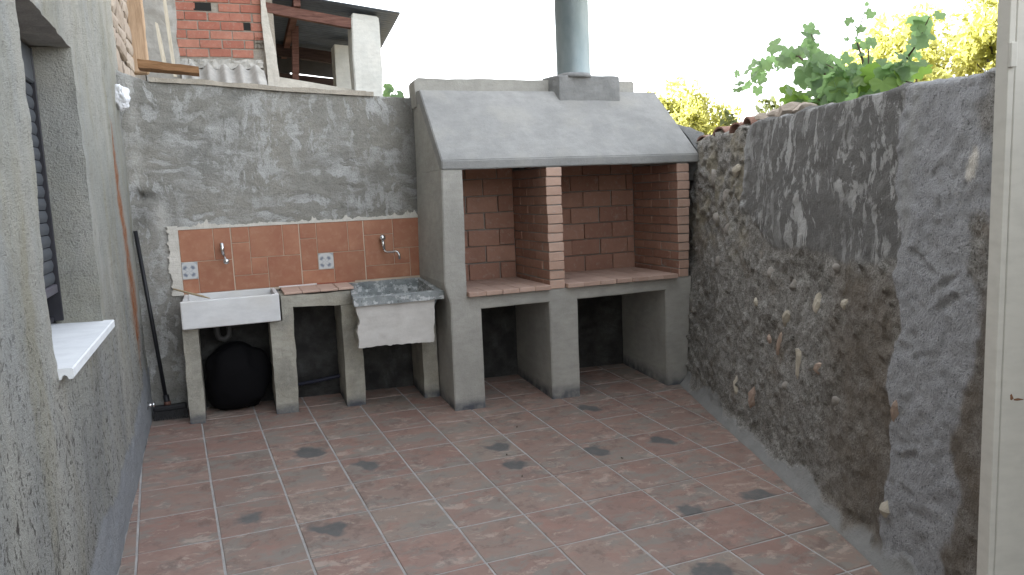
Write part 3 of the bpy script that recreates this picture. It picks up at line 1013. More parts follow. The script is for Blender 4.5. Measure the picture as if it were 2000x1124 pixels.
# coping strip of pale mortar and board on top
bm = bmesh.new()
for k in range(26):
    x0 = -1.68 + k * 0.054
    x1 = x0 + 0.0535
    z0 = float(np.interp(x0, TOPX, TOPZ)); z1 = float(np.interp(x1, TOPX, TOPZ))
    a = 0.004 * math.sin(k * 1.7); b = 0.004 * math.sin((k + 1) * 1.7)
    q = [(x0, W - 0.022 + a, z0 - 0.006), (x1, W - 0.022 + b, z1 - 0.006), (x1, W + 0.2, z1 + 0.004), (x0, W + 0.2, z0 + 0.004)]
    lo_ = [bm.verts.new(p) for p in q]
    hi_ = [bm.verts.new((p[0], p[1] + 0.003, p[2] + 0.030 - 0.004 * math.sin(k))) for p in q]
    bm.faces.new(hi_); bm.faces.new(lo_[::-1])
    for i in range(4):
        bm.faces.new([lo_[i], lo_[(i + 1) % 4], hi_[(i + 1) % 4], hi_[i]])
bmesh.ops.recalc_face_normals(bm, faces=bm.faces[:])
damp(bobj('coping', bm, MAT['oldmortar'], bw))

# splashback: backing with cream joints, tiles on it
bs = bobj('splashback', (lambda b: (box(b, -1.600, 0.004, 0.640, 0.672, 0.835, 1.268), b)[1])(bmesh.new()), MAT['tilejoint'], bw)
PANEL = [(0, .26, 0, .25), (0, .26, .25, .77), (0, .5, .77, 1), (.26, .5, .5, .77), (.5, 1, .5, 1), (.26, .75, 0, .5), (.75, 1, 0, .5)]
PANEL4 = [(0, .5, 0, .25), (.5, 1, 0, .5), (0, .5, .25, .77), (.5, .77, .5, .77), (0, .77, .77, 1), (.77, 1, .5, 1)]
PX = [(-1.719, -1.283), (-1.283, -0.847), (-0.847, -0.412), (-0.412, 0.004)]
for pi_, (xa, xb) in enumerate(PX):
    for k, (u0, u1, v0, v1) in enumerate(PANEL4 if pi_ == 3 else PANEL):
        g = 0.0019
        x0, x1 = xa + u0 * (xb - xa) + (g if u0 > 0 else 0.0035), xa + u1 * (xb - xa) - (g if u1 < 1 else 0.0035)
        z1, z0 = 1.268 - v0 * 0.418 - g, 1.268 - v1 * 0.418 + g
        x0 = max(x0, -1.597)
        if x1 - x0 < 0.01: continue
        deco = (pi_ in (0, 2) and k == 3)
        bm = bmesh.new()
        cx, cz_ = (x0 + x1) / 2, (z0 + z1) / 2
        box(bm, x0 - cx, x1 - cx, -0.0045 if not deco else -0.006, 0.004, z0 - cz_, z1 - cz_, 0.0015)
        me = bpy.data.meshes.new('tile')
        bm.to_mesh(me); bm.free()
        me.materials.append(MAT['deco'] if deco else MAT['terracotta'])
        o = bpy.data.objects.new('decorated_tile' if deco else 'tile', me)
        C.objects.link(o)
        o.location = (cx, 0.640, cz_)
        o.parent = bs
        if deco: o['label'] = 'small white tile painted with blue flowers' if pi_ == 2 else 'small white tile with blue flowers at the left end'
# ragged white plaster round the splashback
def strip(pts_in, pts_out, name, y0=0.634, y1=0.668):
    bm = bmesh.new()
    n = len(pts_in)
    fr = [[bm.verts.new((p[0], y0 - rnd.uniform(0, 0.001), p[1])) for p in q] for q in (pts_in, pts_out)]
    bk = [[bm.verts.new((p[0], y1, p[1])) for p in q] for q in (pts_in, pts_out)]
    for i in range(n - 1):
        bm.faces.new([fr[0][i], fr[0][i + 1], fr[1][i + 1], fr[1][i]])
        bm.faces.new([fr[0][i], bk[0][i], bk[0][i + 1], fr[0][i + 1]])
        bm.faces.new([fr[1][i], fr[1][i + 1], bk[1][i + 1], bk[1][i]])
    bmesh.ops.recalc_face_normals(bm, faces=bm.faces[:])
    damp(bobj(name, bm, MAT['plaster'], bs))
n = 220
xi = np.linspace(-1.600, 0.0, n)
jag = fbm(np.stack([xi, 0 * xi, 0 * xi], -1), 23, 5, 77, 0.75)
strip([(x, 1.2685) for x in xi], [(x, 1.290 + 0.007 * j + 0.010 * max(0, j) ** 2) for x, j in zip(xi, jag)], 'plaster_edge')
n = 100
zi = np.linspace(0.845, 1.295, n)
jag = fbm(np.stack([zi, 0 * zi, 0 * zi], -1), 21, 5, 79, 0.75)
strip([(-1.600, z) for z in zi], [(-1.662 + 0.012 * j - (0.012 if z > 1.25 else 0), z) for z, j in zip(zi, jag)], 'plaster_edge')

# ------------------------------------------------------------------ right boundary wall
rw_ = tag(empty('boundary_wall', (1.7, -1.2, -0.1)), 'long old dark rubble wall with patchy render, running along the right side of the patio', 'wall')


def wallx(y, z):
    return 1.80 + 0.277 * y + 0.08 * z


ysr = np.arange(-4.6, 1.05, 0.0125)
nz = 150
tz = np.linspace(0, 1, nz)
Yg, Tg = np.meshgrid(ysr, tz, indexing='ij')
tops = 1.772 + fbm(np.stack([ysr, 0 * ysr, 0 * ysr], -1), 2.2, 3, 14) * 0.007 + fbm(np.stack([ysr, 0 * ysr, 0 * ysr], -1), 13, 3, 15) * 0.006
old_top = sstep(-0.86, -0.80, ysr)
tops = tops - old_top * (0.03 - 0.03 * fbm(np.stack([ysr, 0 * ysr, 0 * ysr], -1), 9, 3, 19))
tops = tops + 0.055 * sstep(-2.55, -2.95, -(-ysr)) * 0
fl = FA * (1.80 + 0.277 * ysr) + FB * ysr - 0.05
Zg = fl[:, None] + (tops - fl)[:, None] * Tg
P = np.stack([0 * Yg, Yg, Zg], -1)
h = Zg - fl[:, None] - 0.05
# masks
n1 = fbm(P, 5, 4, 61)
n2 = fbm(P, 14, 4, 62)
ws = 0.16 * n1 + 0.05 * n2
cast = sstep(-2.33, -2.36, Yg + 0.28 * ws + 0.10 * sstep(1.3, 0.4, Zg)) * (1 - sstep(-2.72, -2.76, Yg + 0.2 * ws) * 0 - 0)
cast = sstep(0, 1, (-2.33 - (Yg + 0.3 * ws + 0.11 * (1 - sstep(0.5, 1.2, Zg)) - 0.02)) / 0.02)
brown = sstep(0, 1, (-2.80 - (Yg + 0.5 * ws)) / 0.05)
patch_l = sstep(-0.80, -0.83, Yg + 0.1 * ws)
patch_l = sstep(0, 1, (-0.815 - (Yg + 0.10 * ws - 0.10 * (1.7 - Zg))) / 0.015)
bottom = 1.04 + 0.16 * sstep(-1.3, -0.9, Yg) + 0.18 * ws
patch = patch_l * sstep(0, 1, (Zg - bottom) / 0.03) * (1 - cast)
rim = np.exp(-((Yg + 0.87 + 0.06 * n1 - 0.10 * (1.7 - Zg)) / 0.03) ** 2) * sstep(1.05, 1.25, Zg) * 0.9
rim = np.maximum(rim, np.exp(-((Yg + 2.40 + 0.03 * n1 - 0.03 * (1.7 - Zg)) / 0.035) ** 2) * sstep(1.0, 1.3, Zg) * 0.9)
rubble = sstep(-0.95, -0.8, Yg + 0.2 * ws) * sstep(0.8, 1.2, Zg)
earth = sstep(-1.75, -2.1, Yg + 0.4 * ws) if False else (1 - sstep(-2.15, -1.75, Yg + 0.4 * ws)) * (1 - sstep(0.95, 1.1, Zg + 0.3 * ws))
rim = np.clip(rim, 0, 1)
fil = np.clip(1 - np.maximum(h, 0) / 0.10, 0, 1)
fillet = 1 - sstep(0.05, 0.085, h + 0.06 * n1)
chalk = sstep(0.55, 0.8, np.exp(-(((Yg + 2.765 + 0.15 * (Zg - 1.47)) / 0.035) ** 2 + ((Zg - 1.45) / 0.085) ** 2)) + 0.14 * n2)
rough = 1 - 0.72 * patch
big = fbm(P, 3.3, 3, 71)
mid = fbm(P, 9, 4, 72, 0.55)
bil = np.abs(fbm(P, 13, 3, 73))
fine = fbm(P, 34, 3, 74, 0.6)
bil2 = np.abs(fbm(P @ np.array([[1, 0, 0], [0, .75, -.66], [0, .66, .75]]) * np.array([1, .5, 1.3]), 12, 3, 76))
d = (big * 0.013 + mid * 0.008 + (0.4 - bil2) * 0.006 + fine * 0.005) * rough + patch * (0.004 + fine * 0.0015 + mid * 0.002)
clod = fbm(P, 22, 2, 91)
d = d + np.clip(clod - 0.55, 0, 1) * 0.035 * (1 - patch) * (1 - cast) * (1 - fil)
d = d + rim * 0.008 + rubble * (bil - 0.3) * (-0.022)
d = d * (1 - 0.75 * cast) + cast * (0.012 + fine * 0.004 + mid * 0.003)
for (ya, za, yb, zb2) in ((-2.48, 1.13, -2.60, 1.06), (-2.62, .985, -2.74, 1.06), (-2.62, .905, -2.745, .985), (-2.55, .72, -2.66, .75), (-2.50, .30, -2.6, .35), (-2.56, 1.42, -2.60, 1.46)):
    vy, vz = yb - ya, zb2 - za
    tt_ = np.clip(((Yg - ya) * vy + (Zg - za) * vz) / (vy * vy + vz * vz), 0, 1)
    dd = np.hypot(Yg - ya - tt_ * vy, Zg - za - tt_ * vz)
    d = d - 0.006 * np.exp(-(dd / 0.010) ** 2) + 0.005 * np.exp(-((dd - 0.02) / 0.009) ** 2) * (Zg > za + tt_ * vz)
d = d * (1 - 0.75 * fil) + 0.062 * fil ** 2
bh = sstep(0.0, 0.06, wallx(Yg, Zg) * 0 + 0.03)
Xs = wallx(Yg, Zg) - d
# next to the barbecue the wall stays behind the end pier
Xs = np.where((Yg > -0.05) & (Xs < 1.86) & (Zg > 0.72), np.maximum(Xs, 1.852), Xs)
V = np.stack([Xs, Yg, Zg], -1)
rows = [V]
for dx, dz in ((0.05, 0.016), (0.14, 0.018), (0.24, 0.008), (0.31, -0.015), (0.34, -0.06), (0.34, -2.6)):
    q = V[:, -1:, :].copy()
    q[..., 0] += dx
    q[..., 2] += dz + fbm(q, 10, 3, 6) * 0.012
    rows.append(q)
V = np.concatenate(rows, 1)
nv = V.shape[1]


def pad(a):
    o = np.zeros((len(ysr), nv))
    o[:, :nz] = np.clip(a, 0, 1)
    o[:, nz:] = o[:, nz - 1:nz]
    return o


cast2 = cast * (1 - brown)
mesh_np('wall', V.reshape(-1, 3), gridfaces(len(ysr), nv, None, False), MAT['rightwall'], rw_, True,
        dict(patch=pad(patch), cast=pad(cast2), rim=pad(rim), fillet=pad(fillet), earth=pad(earth), chalk=pad(chalk), rubble=pad(rubble)))


def wall_at(y, z):
    i = int(np.argmin(abs(ysr - y)))
    j = int(np.argmin(abs(Zg[i] - z)))
    return float(Xs[i, j])


# stones showing through the old render
STN = [(-1.463, .687, .024, .038, 0), (-1.791, .803, .030, .040, 0), (-1.40, .546, .022, .055, 1), (-1.642, .482, .036, .062, 0), (-1.829, .500, .026, .026, 1),
       (-.901, .166, .024, .042, 0), (-1.124, .163, .026, .042, 1), (-1.272, .529, .022, .026, 1), (-2.034, .847, .016, .020, 0), (-1.076, .719, .018, .026, 0),
       (-1.511, .864, .022, .024, 2), (-1.249, .904, .030, .030, 2), (-2.459, .471, .018, .036, 1), (-2.449, .058, .022, .024, 0), (-1.933, 1.0, .018, .018, 2),
       (-1.1, 1.0, .034, .038, 2), (-.55, 1.34, .05, .045, 2), (-.42, 1.18, .045, .04, 2), (-.62, 1.12, .035, .04, 2), (-.33, 1.45, .04, .05, 2), (-.70, 1.50, .035, .03, 0), (-.5, .9, .03, .03, 2), (-2.0, .38, .022, .02, 2), (-1.52, .33, .022, .018, 2)]
for k, (y, z, ry_, rz_, c) in enumerate(STN):
    bm = bmesh.new()
    lump(bm, (0, 0, 0), (0.022, ry_ * 1.3, rz_ * 1.3), 0.5, 2, k + 3, 2.4)
    o = bobj('stone', bm, MAT[('pebble', 'pebblepink', 'pebble')[c]] if c < 2 else MAT['mortar'], rw_, c == 2)
    o.location = (wall_at(y, z) + 0.009, y, z)
    o.rotation_euler = (rnd.uniform(-.5, .5), 0, rnd.uniform(-.2, .2))
# clay roof tiles and stones bedded on the wall top
for k, (y, z, rz) in enumerate([(-.02, 1.775, .2), (-.17, 1.775, -.1), (-.33, 1.785, .15), (-.47, 1.79, -.2), (-.60, 1.80, .1), (-.72, 1.812, -.1)]):
    bm = bmesh.new()
    seg = 10
    r, th, L = 0.075, 0.013, 0.30
    for q in range(seg):
        for (ra, rb) in ((r, r),):
            pass
    ring = []
    for x_, rr in ((0, r), (L, r * 0.82)):
        ring.append([[bm.verts.new((x_, rho * math.cos(PI * q / seg), rho * math.sin(PI * q / seg) * 0.8)) for q in range(seg + 1)] for rho in (rr, rr - th)])
    for q in range(seg):
        a, b = ring[0], ring[1]
        bm.faces.new([a[0][q], a[0][q + 1], b[0][q + 1], b[0][q]])
        bm.faces.new([a[1][q], b[1][q], b[1][q + 1], a[1][q + 1]])
        bm.faces.new([a[0][q], a[1][q], a[1][q + 1], a[0][q + 1]])
    for a, b in ((0, 0), (seg, seg)):
        bm.faces.new([ring[0][0][a], ring[1][0][a], ring[1][1][a], ring[0][1][a]])
    bmesh.ops.recalc_face_normals(bm, faces=bm.faces[:])
    o = bobj('roof_tile', bm, MAT['roofclay'], rw_)
    o.location = (wallx(y, 1.77) + 0.015 + 0.03 * (k % 2), y, z - 0.068 + 0.012 * (k % 3))
    o.rotation_euler = (rnd.uniform(-.15, .15), rnd.uniform(-.12, .02), rz - 0.2)
for k, (y, z, r_) in enumerate([(-.80, 1.80, .05), (-1.0, 1.805, .06), (-1.15, 1.81, .075), (-1.30, 1.80, .06), (-0.9, 1.79, .045)]):
    bm = bmesh.new()
    lump(bm, (0, 0, 0), (r_ * 1.2, r_, r_ * 0.7), 0.4, 2, k + 50, 2.2)
    o = bobj('stone', bm, MAT['stone'], rw_, False)
    o.location = (wallx(y, 1.8) + 0.14, y, z + 0.005)

# ------------------------------------------------------------------ barbecue
bq = tag(empty('barbecue', (0.95, 0.3, 0.0)), 'big masonry barbecue with two brick firebays under a sloping grey cement hood', 'barbecue')
bm = bmesh.new()
prism(bm, [(0, -.05), (.2155, -.06), (.2158, .666), (.707, .666), (.707, -.08), (.921, -.08), (.921, .666), (1.632, .666), (1.632, -.1),
           (1.80, -.1), (1.86, .752), (.122, .752), (.132, 1.579), (-.007, 1.579), (-.028, .86), (-.022, .82), (.006, .715), (.008, .66)], 1, 0.0, 0.645)
es = [e for e in bm.edges if abs(e.verts[0].co.y - e.verts[1].co.y) < 1e-6 and e.verts[0].co.y < 0.01]
bmesh.ops.bevel(bm, geom=es, offset=0.006, segments=2, affect='EDGES')
roughen(bm, 0.06, 0.0022, 7, 3)
damp(bobj('masonry_base', bm, MAT['cement'], bq, True))
for p in bpy.data.objects['masonry_base'].data.polygons: p.use_smooth = False

# hood: sloping slab with lip, two cheeks, ledge, parapet
bm = bmesh.new()
prof = [(-.004, 1.579), (-.006, 1.638), (.44, 2.130), (.53, 2.138), (.53, 2.05), (.46, 2.04), (.065, 1.600), (.06, 1.579)]
A = [bm.verts.new((-.006, y, z)) for y, z in prof]
def xr(z): return 1.93 - 0.085 * max(0, (z - 1.638)) / 0.492
B = [bm.verts.new((xr(z), y, z)) for y, z in prof]
bm.faces.new(A); bm.faces.new(B[::-1])
for k in range(len(prof)):
    bm.faces.new([A[k], B[k], B[(k + 1) % len(prof)], A[(k + 1) % len(prof)]])
bmesh.ops.recalc_face_normals(bm, faces=bm.faces[:])
bmesh.ops.bevel(bm, geom=[e for e in bm.edges if min(v.co.y for v in e.verts) < 0.45], offset=0.006, segments=2, affect='EDGES')
roughen(bm, 0.09, 0.0018, 4, 5)
o = damp(bobj('hood', bm, MAT['hood'], bq, True)); o.data.set_sharp_from_angle(angle=math.radians(14))
bm = bmesh.new()
prism(bm, [(.02, 1.5795), (.02, 1.612), (.455, 2.09), (.645, 2.11), (.645, 1.5795)], 0, -0.0035, 0.118)
roughen(bm, 0.09, 0.0012, 5, 6)
damp(bobj('hood_cheek', bm, MAT['cement'], bq))
bm = bmesh.new()
prism(bm, [(.02, 1.5795), (.02, 1.600), (.44, 2.06), (.645, 2.09), (.645, 1.5795)], 0, 1.735, 1.84)
damp(bobj('hood_cheek', bm, MAT['cement'], bq))
# parapet with a rounded left end
bm = bmesh.new()
pts = [(-.012, 2.03)] + [(-.012 + .035 * (1 - math.cos(t)), 2.19 + .035 * math.sin(t)) for t in np.linspace(0, PI / 2, 6)] + [(1.70, 2.222), (1.712, 2.21), (1.712, 2.03)]
prism(bm, pts, 1, 0.528, 0.70)
roughen(bm, 0.08, 0.0035, 6, 8)
damp(bobj('parapet', bm, MAT['cement'], bq, False))
# mortar flank closing the gap to the boundary wall
bm = bmesh.new()
fl_ = [(1.83, .44, 2.125), (1.83, .53, 2.14), (2.02, .46, 1.90), (2.12, .40, 1.83), (2.02, .05, 1.79), (1.935, .02, 1.66), (1.925, .02, 1.60)]
vt = [bm.verts.new(p) for p in fl_]
vb = [bm.verts.new((p[0] + 0.02, p[1] + .05, 1.45)) for p in fl_]
bm.faces.new([vt[0], vt[2], vt[1]]); bm.faces.new([vt[0], vt[5], vt[2]]); bm.faces.new([vt[5], vt[4], vt[2]]); bm.faces.new([vt[4], vt[3], vt[2]]); bm.faces.new([vt[6], vt[4], vt[5]])
for k in range(len(fl_)):
    j = (k + 1) % len(fl_)
    bm.faces.new([vt[k], vb[k], vb[j], vt[j]])
bmesh.ops.recalc_face_normals(bm, faces=bm.faces[:])
roughen(bm, 0.06, 0.008, 8, 9)
damp(bobj('mortar_flank', bm, MAT['chimbase'], bq))
# chimney base and flue
bm = bmesh.new()
box(bm, 1.008, 1.508, 0.375, 0.62, 2.00, 2.238, 0.010, 2)
for v in bm.verts:
    if v.co.z > 2.2 and v.co.y > 0.5: v.co.z += 0.012
    if v.co.x < 1.05: v.co.x -= 0.02 * (v.co.y > 0.5)
roughen(bm, 0.05, 0.005, 9, 10)
damp(bobj('chimney_base', bm, MAT['chimbase'], bq))
bm = bmesh.new()
cyl(bm, (1.178, .475, 2.225), (1.178, .475, 2.256), 0.140, 0.126, 28)
roughen(bm, 0.05, 0.004, 12, 4)
damp(bobj('flue_collar', bm, MAT['chimbase'], bq, True))
bm = bmesh.new()
zz_ = [2.24, 2.9, 2.905, 2.93, 2.935, 3.3]
rr_ = [.1225, .1225, .126, .126, .1225, .1225]
rings = []
for z, r in zip(zz_, rr_):
    rings.append([bm.verts.new((1.178 + r * math.cos(2 * PI * k / 40) - 0.004 * (z - 2.24), .475 + r * math.sin(2 * PI * k / 40), z)) for k in range(40)])
for A, B in zip(rings[:-1], rings[1:]):
    for k in range(40): bm.faces.new([A[k], A[(k + 1) % 40], B[(k + 1) % 40], B[k]])
bobj('flue_pipe', bm, MAT['pipe'], bq, True)

# bricks
_bc = {}


def brick_mesh(dx, dy, dz, m, bev=0.003, kind='brick'):
    key = (round(dx, 3), round(dy, 3), round(dz, 3), m.name)
    if key not in _bc:
        l = []
        for _ in range(3):
            bm = bmesh.new()
            box(bm, -dx / 2, dx / 2, -dy / 2, dy / 2, -dz / 2, dz / 2, bev)
            for v in bm.verts:
                v.co += Vector((rnd.uniform(-1, 1), rnd.uniform(-1, 1), rnd.uniform(-1, 1))) * 0.0013
            me = bpy.data.meshes.new(kind)
            bm.to_mesh(me); bm.free()
            me.materials.append(m)
            if m is MAT['facebrick']:
                me.materials.append(MAT['brick'])
                for p in me.polygons:
                    if p.normal.y > -.3: p.material_index = 1  # sides darker than the front end: difference in light put into colour
            l.append(me)
        _bc[key] = l
    return rnd.choice(_bc[key])


def brick(x0, x1, y0, y1, z0, z1, m, parent, name='brick', jit=0.0016):
    o = bpy.data.objects.new(name, brick_mesh(x1 - x0, y1 - y0, z1 - z0, m))
    C.objects.link(o)
    o.location = ((x0 + x1) / 2 + rnd.gauss(0, jit), (y0 + y1) / 2 + rnd.gauss(0, jit), (z0 + z1) / 2 + rnd.gauss(0, jit * .5))
    o.rotation_euler = (rnd.gauss(0, .004), rnd.gauss(0, .004), rnd.gauss(0, .006))
    put(o, parent)
    return o


CH = 0.0634
JT = 0.007
bm = bmesh.new()
box(bm, .722, .822, .008, .640, .7535, 1.578)
box(bm, 1.751, 1.838, .008, .640, .7535, 1.578)
box(bm, .123, .7215, .634, .644, .7535, 1.60)
box(bm, .8225, 1.7505, .634, .644, .7535, 1.60)
damp(bobj('mortar', bm, MAT['mortar'], bq))
for k in range(13):
    z0 = .754 + k * CH
    z1 = z0 + CH - JT
    off = (0.0, 0.12)[k % 2]
    for x0, x1 in ((.717, .829), (1.745, 1.846 - 0.003 * (k < 7) * (7 - k) * 0.9)):
        yb = [0.0, 0.113 + (0.127 if k % 2 else 0)]
        while yb[-1] < .62: yb.append(min(yb[-1] + .24, .628))
        for n_, (a, b) in enumerate(zip(yb[:-1], yb[1:])):
            if b - a < 0.03: continue
            ox = rnd.gauss(0, .0015) if n_ == 0 else 0
            brick(x0 + ox, x1 + ox, a, b - JT, z0, z1, MAT['facebrick'] if n_ == 0 else MAT['brick'], bq)
# rear face of each bay: big thin bricks in half bond
for (xa, xb) in ((.124, .715), (.831, 1.743)):
    for k in range(7):
        z0 = .786 + k * .1235 if k else .7535
        z1 = .786 + (k + 1) * .1235 - .008
        x = xa - (0.13 if k % 2 else 0.02)
        while x < xb - 0.02:
            x0, x1 = max(x, xa), min(x + .238, xb)
            if x1 - x0 > .03: brick(x0, x1, .618, .642, z0, min(z1, 1.62), MAT['brick'], bq)
            x += .246
# hearth slabs
for (xa, xb) in ((.124, .713), (.834, 1.722)):
    n = round((xb - xa) / .121)
    wv = (xb - xa) / n
    for i in range(n):
        for (y0, y1) in ((-.036, .195), (.199, .42), (.424, .614)):
            o = brick(xa + i * wv + .0015, xa + (i + 1) * wv - .0015, y0, y1, .7535, .784, MAT['hearth'], bq, 'hearth_tile', .0008)
            o.rotation_euler = (0, 0, rnd.gauss(0, .003))

# ------------------------------------------------------------------ sink counter
sc_ = tag(empty('sink_counter', (-0.8, 0.45, 0.04)), 'low rough cement counter on four legs carrying both sinks', 'counter')


def leg(pts, name='leg', y0=0.34, y1=0.652, seed=1):
    bm = bmesh.new()
    prism(bm, pts, 1, y0, y1)
    roughen(bm, 0.035, 0.0042, 11, seed)
    return damp(bobj(name, bm, MAT['leg'], sc_), h=0.05)


leg([(-1.622, .03), (-1.530, .03), (-1.526, .666), (-1.617, .668)], seed=11)
leg([(-1.104, .02), (-.960, .02), (-.952, .662), (-1.097, .662)], seed=12)
leg([(-.647, .02), (-.524, .02), (-.517, .730), (-.644, .728)], seed=13)
leg([(-.114, -.02), (-.004, -.02), (-.010, .70), (-.112, .70)], seed=14)
leg([(-1.022, .664), (-.952, .664), (-.949, .742), (-.640, .733), (-.55, .735), (-.552, .818), (-1.018, .822)], 'lintel', seed=15)
for k, x in enumerate((-1.0, -.885, -.77, -.655)):
    o = brick(x + .0015, x + .1135 - (.0 if k < 3 else .012), .336, .636, .830, .846, MAT['hearth'], sc_, 'counter_tile', .0008)
    o.rotation_euler = (0.02, 0, 0)

# white sink
ws_ = tag(empty('white_sink', (-1.31, 0.45, 0.75)), 'shallow white ceramic sink with a plain apron front, at the left end of the counter', 'sink')
bm = bmesh.new()
t_ = .026
def frus(b, x0, x1, y0, y1, z0, z1, bev=0.006): box(b, x0, x1, y0, y1, z0, z1, bev, 2)
frus(bm, -1.612, -1.034, .275, .275 + t_, .672, .845, .007)
frus(bm, -1.600, -1.600 + t_, .3015, .637, .690, .846, .006)
frus(bm, -1.034 - t_, -1.034, .3015, .637, .690, .848, .006)
frus(bm, -1.5735, -1.0605, .612, .637, .690, .850, .006)
frus(bm, -1.573, -1.061, .302, .611, .69, .712, .003)
damp(bobj('basin', bm, MAT['white'], ws_))
bm = bmesh.new()
tube(bm, [(-1.42, .50, .69), (-1.42, .50, .60), (-1.41, .51, .565), (-1.38, .52, .55), (-1.35, .53, .57), (-1.345, .54, .62), (-1.33, .55, .635), (-1.22, .60, .64)], .019, 10)
bobj('drain_pipe', bm, simple('grey drain pipe', (0.045, 0.045, 0.045), 0.6), ws_, True)

# stone sink
ss = tag(empty('stone_sink', (-0.3, 0.35, 0.7)), 'worn grey stone laundry sink with whitewashed front, beside the barbecue', 'sink')


def rimz(y): return .799 + (y - .065) / (.64 - .065) * .038


bm = bmesh.new()
def quadrim(b, P, th):
    tp = [b.verts.new((x, y, rimz(y))) for x, y in P]
    bt = [b.verts.new((x, y, rimz(y) - th)) for x, y in P]
    b.faces.new(tp); b.faces.new(bt[::-1])
    for i in range(4): b.faces.new([tp[i], bt[i], bt[(i + 1) % 4], tp[(i + 1) % 4]])
O = [(-.604, .065), (-.018, .065), (-.006, .636), (-.540, .636)]
I = [(-.556, .118), (-.066, .118), (-.052, .60), (-.498, .60)]
for k in range(4):
    j = (k + 1) % 4
    quadrim(bm, [O[k], O[j], I[j], I[k]], .052)
bmesh.ops.recalc_face_normals(bm, faces=bm.faces[:])
roughen(bm, 0.03, 0.003, 14, 31)
bobj('rim', bm, MAT['stonesink'], ss)
bm = bmesh.new()
bot_ = [(-.50, .19), (-.13, .19), (-.12, .54), (-.46, .54)]
tp = [bm.verts.new((x, y, rimz(y) - .045)) for x, y in I]
bt = [bm.verts.new((x, y, .60)) for x, y in bot_]
bm.faces.new(bt)
for i in range(4): bm.faces.new([tp[i], tp[(i + 1) % 4], bt[(i + 1) % 4], bt[i]])
tp2 = [bm.verts.new((x * 1.0 + (.02 if i in (1, 2) else -.02), y + (-.02 if i < 2 else .015), rimz(y) - .05)) for i, (x, y) in enumerate(I)]
bt2 = [bm.verts.new((x, y, .565)) for x, y in bot_]
bm.faces.new(bt2[::-1])
for i in range(4):
    bm.faces.new([tp2[i], bt2[i], bt2[(i + 1) % 4], tp2[(i + 1) % 4]])
    bm.faces.new([tp[i], tp2[i], tp2[(i + 1) % 4], tp[(i + 1) % 4]])
bmesh.ops.recalc_face_normals(bm, faces=bm.faces[:])
bobj('basin', bm, MAT['stonesink'], ss)
bm = bmesh.new()
nx, nz_ = 40, 22
def fx(u, v):
    xl = -.587 + .006 * float(fbm(np.array([[v * 5, 1.2, 0]]), 1.7, 4, 15)[0]) + .014 * math.exp(-((v - .62) / .16) ** 2)
    xr_ = -.072 - .022 * (1 - v) + .007 * float(fbm(np.array([[v * 5, 7.2, 0]]), 1.7, 4, 16)[0])
    return xl + (xr_ - xl) * u
fr, bk = [], []
for i in range(nx + 1):
    u = i / nx
    zb = .478 - .012 * u + .005 * float(fbm(np.array([[u * 9, 2.2, 0]]), 1.9, 4, 5)[0])
    fr.append([]); bk.append([])
    for j in range(nz_ + 1):
        v = j / nz_
        z = zb + (.752 - zb) * v
        x = fx(u, v)
        y = .092 + .004 * float(fbm(np.array([[x, z, 0.3]]), 12, 2, 6)[0])
        fr[-1].append(bm.verts.new((x, y, z)))
        bk[-1].append(bm.verts.new((x, .135, z)))
for i in range(nx):
    for j in range(nz_):
        bm.faces.new([fr[i][j], fr[i + 1][j], fr[i + 1][j + 1], fr[i][j + 1]])
        bm.faces.new([bk[i][j], bk[i][j + 1], bk[i + 1][j + 1], bk[i + 1][j]])
for i in range(nx):
    for j in (0, nz_):
        bm.faces.new([fr[i][j], bk[i][j], bk[i + 1][j], fr[i + 1][j]])
for j in range(nz_):
    for i in (0, nx):
        bm.faces.new([fr[i][j], fr[i][j + 1], bk[i][j + 1], bk[i][j]])
bmesh.ops.recalc_face_normals(bm, faces=bm.faces[:])
damp(bobj('front_panel', bm, MAT['whitewash'], ss))
bm = bmesh.new()
box(bm, -.57, -.115, .136, .652, .50, .562, .004)
box(bm, -.545, -.50, .136, .6, .563, .74, .004)
box(bm, -.115, -.075, .136, .652, .50, .742, .004)
roughen(bm, 0.06, 0.003, 10, 33)
damp(bobj('body', bm, MAT['leg'], ss))

# ------------------------------------------------------------------ taps and small things
t1 = tag(empty('tap', (-1.335, .63, 1.1)), 'short chrome tap with a round ball end over the white sink', 'tap', 'taps on the tiled splashback')
bm = bmesh.new()
tube(bm, [(-1.343, .640, 1.128), (-1.343, .600, 1.132)], .013, 12)
tube(bm, [(-1.344, .592, 1.172), (-1.342, .592, 1.13), (-1.338, .592, 1.095)], [.013, .0135, .011], 12)
bobj('body', bm, MAT['chrome'], t1, True)
bm = bmesh.new()
tube(bm, [(-1.338, .592, 1.096), (-1.331, .560, 1.075), (-1.327, .540, 1.062)], [.008, .008, .010], 10)
lump(bm, (-1.325, .528, 1.055), (.021, .021, .021), 0.0, 2)
bobj('handle', bm, MAT['chrome'], t1, True)
t2 = tag(empty('tap', (-.29, .63, 1.1)), 'chrome wall tap with a swan-neck spout above the stone sink', 'tap', 'taps on the tiled splashback')
bm = bmesh.new()
tube(bm, [(-.290, .640, 1.130), (-.290, .585, 1.132)], [.016, .014], 12)
tube(bm, [(-.290, .592, 1.135), (-.288, .590, 1.095), (-.284, .588, 1.06)], [.013, .012, .011], 12)
bobj('body', bm, MAT['chrome'], t2, True)
bm = bmesh.new()
lump(bm, (-.292, .573, 1.142), (.022, .016, .022), 0.06, 2, 3)
bobj('handle', bm, MAT['chrome'], t2, True)
bm = bmesh.new()
tube(bm, [(-.284, .588, 1.062), (-.279, .578, 1.043), (-.262, .56, 1.040), (-.232, .53, 1.043), (-.218, .515, 1.046), (-.206, .503, 1.040), (-.200, .498, 1.024), (-.199, .496, .99)], .0085, 10)
bobj('spout', bm, MAT['chrome'], t2, True)

